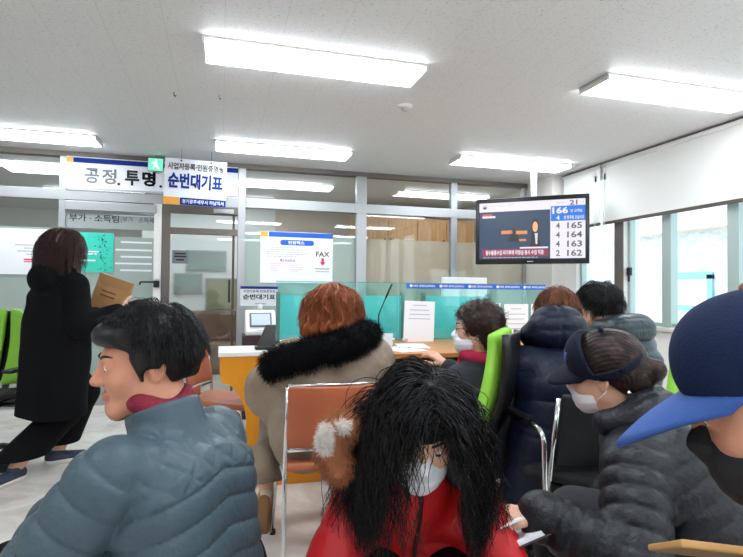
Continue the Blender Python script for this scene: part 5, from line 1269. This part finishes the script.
# --- person in the navy cap and black padded jacket
def make_cap():
    hb = -46; hc = atD(603, 372, 1.60); hm = headmat(-37, 12, -12)
    b = make_skel(hc, hb, hm, .95, True, True, .2, shw=.15)
    tgt = atD(538, 514, 1.36)
    b = make_skel(hc, hb, hm, .95, True, True, .2, shw=.15, wrists=[tgt, b.pel+b.f*.30+b.r*.16+V3(0, 0, .02)], poles=[-b.f*.6-b.r*.5-V3(0, 0, .8), b.r-V3(0, 0, 1)])
    hd = dict(pdir=nrm(atD(505, 518, 1.33)-tgt), pnorm=nrm(V3(.1, .35, -1)))
    t = person('person in a navy visor cap, white mask and black padded jacket, seated in profile', b, (.35, .6), (hd, {}), h=.005)
    pel, sd = b.pel.astype(F4), b.sd.astype(F4)
    C = Sdf(); torso_coat(C, b, .034, lambda P, h, d: .009*(ridges((P-pel)@sd+.012*np.sin(((P-pel)@b.r.astype(F4))*30), .052, .5)-.6), hem=.08, k=.05); sleeves(C, b, .032, .010, .05, k=.02, cuff=.95); C.add(lambda P: .004*noise3(P, 55, 3), mode=3)
    c = sculpt('padded_jacket', C, .0055, 'puffer_black', t, b.base)
    Hd = Sdf(); q0 = b.neck-b.f*.085+b.nd*.045; R = headmat(hb, 34)
    Hd.ell(q0, V3(.115, .085, .075), R, .03, disp=lambda P, q, d: .008*(ridges(q[:, 2]+q[:, 0]*.2, .034, .5)-.6)+.004*noise3(P, 80, 5)); Hd.cone(q0+b.r*.08+b.f*.10-V3(0, 0, .02), q0+b.r*.07, .042, .05, .04); Hd.cone(q0-b.r*.08+b.f*.10-V3(0, 0, .02), q0-b.r*.07, .042, .05, .04); N = Sdf().ell(b.neck+b.nd*.09+b.f*.03, V3(.078, .085, .09)); Hd.sub(N, .03)
    sculpt('hood', Hd, .0055, 'puffer_black', c, b.base)
    face_mask(b, t); spectacles(b, t, 'gold_wire', .001)
    cap(b, t, 'cap_navy', 'cap_navy', 'cap_blue', lift=.010, pitch=.16, brim_len=.092, droop=.35, visor=True, roll=-.25)
    W = lambda x, y, z: b.head+b.hm@(np.array([x, y, z])*b.s)
    G = Sdf(); G.ell(W(0, -.024, .036), V3(.088, .106, .094), b.hm, .02); G.ell(W(0, -.085, -.02), V3(.062, .055, .06), b.hm, .03); G.ell(W(.0, -.142, -.012), V3(.036, .036, .034), b.hm, .012); G.cone(W(-.07, .02, .0), W(-.074, .012, -.03), .010, .005, .01); G.cone(W(.07, .02, .0), W(.074, .012, -.03), .010, .005, .01)
    Fx = Sdf().ell(W(0, .085, -.04), V3(.13, .085, .12), b.hm); G.sub(Fx, .015); E = Sdf().ell(W(0, .0, -.07), V3(.14, .04, .075), b.hm); G.sub(E, .012)
    def streak(P):
        L = (P-b.head.astype(F4))@b.hm.astype(F4); a = np.arctan2(L[:, 0], L[:, 2]+.01); return .0008*np.sin(a*58+6*np.sin(L[:, 1]*22))+.0007*np.sin(a*117+3*np.sin(L[:, 1]*30+1))+.002*noise3(P, 90, 3)
    G.add(streak, mode=3); hr = sculpt('hair', G, .0035, mat('hair_warm', (26, 18, 17), .45, spec=.25, var=(16, (74, 50, 40), .48, .72, (3, .6, 3))), t, b.base)
    for k_, (x, z) in enumerate(((-.062, -.052), (-.052, -.058), (-.044, -.050))):
        mb = MB(); bmesh.ops.create_uvsphere(mb.bm, u_segments=10, v_segments=8, radius=.006, matrix=Matrix.Translation(Vector(W(x, -.075, z)-b.base))); mb.build('hair_clip', 'chrome', hr)
    T = Sdf(); trousers(T, b, .016); sculpt('trousers', T, .008, mat('pants_charcoal', (52, 54, 60), .8, bump=(120, .2)), t, b.base)
    for i in (0, 1): shoe(b, i, t, 'black_rubber', 'sole_white', h=.008)
    e = empty('booklet', atD(526, 538, 1.33), 'open booklet with white pages on the lap of the person in the navy visor cap', 'booklet')
    ex, ey = nrm(RT*.95+FW*.2+UP*.30), nrm(FW*.9-RT*.1-UP*.35); ez = np.cross(ex, ey); X = lambda x, y, z: ex*x+ey*y+ez*z
    MB().prism([X(-.09, -.05, 0), X(.10, -.05, 0), X(.10, .16, 0), X(-.09, .16, 0)], X(0, 0, .012)).build('pages', 'paper', e)
    MB().prism([X(-.094, -.056, -.004), X(.104, -.056, -.004), X(.104, .165, -.004), X(-.094, .165, -.004)], X(0, 0, .0036)).build('cover', mat('booklet_cover', (60, 48, 50), .5), e)
    e2 = empty('folded_paper', atD(510, 530, 1.31), 'small white folded paper under the fingers above the booklet', 'paper')
    MB().prism([X(-.03, -.035, .016), X(.035, -.035, .016), X(.03, .05, .016), X(-.035, .04, .016)], X(0, 0, .003)).build('sheet', 'paper', e2)
    chair_under(b, hb, 'low terracotta stool under the person in the navy visor cap')
make_cap()

# --- man in the big blue cap at the right edge
def make_blue():
    hb = -30; hc = atD(776, 398, .69); hm = headmat(-46, 24, 0)
    b = make_skel(hc, hb, hm, .98, False, True, .55, shw=.165)
    fo = atD(700, 556, .78); fx, fy = nrm(RT*.95-FW*.25), nrm(FW*.85+RT*.25-UP*.45); fz = np.cross(fx, fy)
    b = make_skel(hc, hb, hm, .98, False, True, .55, shw=.165, wrists=[b.pel+b.f*.40-b.r*.05+V3(0, 0, .12), fo+fx*.17-fy*.10-fz*.02], poles=[-b.r*.3-V3(0, 0, 1), b.r-V3(0, 0, 1)])
    t = person('man in a big blue cap, black mask and dark green coat at the right edge', b, h=.0048, skin='skin_ruddy', brow='hair_black')
    C = Sdf(); torso_coat(C, b, .026, hem=.08); sleeves(C, b, .026, .005, .1, k=.03); collar(C, b, .012, .05, .074); C.add(lambda P: .004*noise3(P, 40, 6), mode=3); sculpt('coat', C, .006, 'coat_green', t, b.base)
    face_mask(b, t, 'mask_black'); cap(b, t, 'cap_deep', 'brim_blue', 'cap_deep', lift=.006, pitch=.10, brim_len=.125, h=.004, droop=.06, button='wood_side')
    G = scalp_field(b, .008, low=-.07); G.add(lambda P: .002*noise3(P, 150, 3), mode=3); sculpt('hair', G, .005, 'hair_black', t, b.base)
    T = Sdf(); trousers(T, b); sculpt('trousers', T, .009, 'pants_black', t, b.base)
    for i in (0, 1): shoe(b, i, t, 'black_rubber', 'sole_white', h=.008)
    chair_under(b, hb, 'low terracotta stool under the man in the big blue cap')
    e = empty('tan_folder', atD(700, 556, .78), 'tan board folder in front of the man in the big blue cap', 'folder')
    ex, ey = nrm(RT*.95-FW*.25), nrm(FW*.85+RT*.25-UP*.45); ez = np.cross(ex, ey); X = lambda x, y, z: ex*x+ey*y+ez*z
    MB().prism([X(-.06, -.16, 0), X(.14, -.16, 0), X(.14, .035, 0), X(-.06, .05, 0)], X(0, 0, .01)).build('board', mat('folder_tan', (206, 158, 96), .6), e, bevel=.003)
make_blue()
# ------------------------------------------------------------------ sky and exposure
wd = bpy.data.worlds.new('overcast_sky'); SC.world = wd; wd.use_nodes = True
bg = wd.node_tree.nodes['Background']; bg.inputs[0].default_value = (*lin((234, 245, 255)), 1); bg.inputs[1].default_value = 2.6
vs = SC.view_settings; vs.view_transform = 'Standard'; vs.look = 'None'; vs.gamma = 1; vs.use_curve_mapping = False; vs.exposure = 0.72
SC.cycles.max_bounces = 8; SC.cycles.transparent_max_bounces = 12; SC.cycles.caustics_reflective = False; SC.cycles.caustics_refractive = False
SC.cycles.sample_clamp_indirect = 6
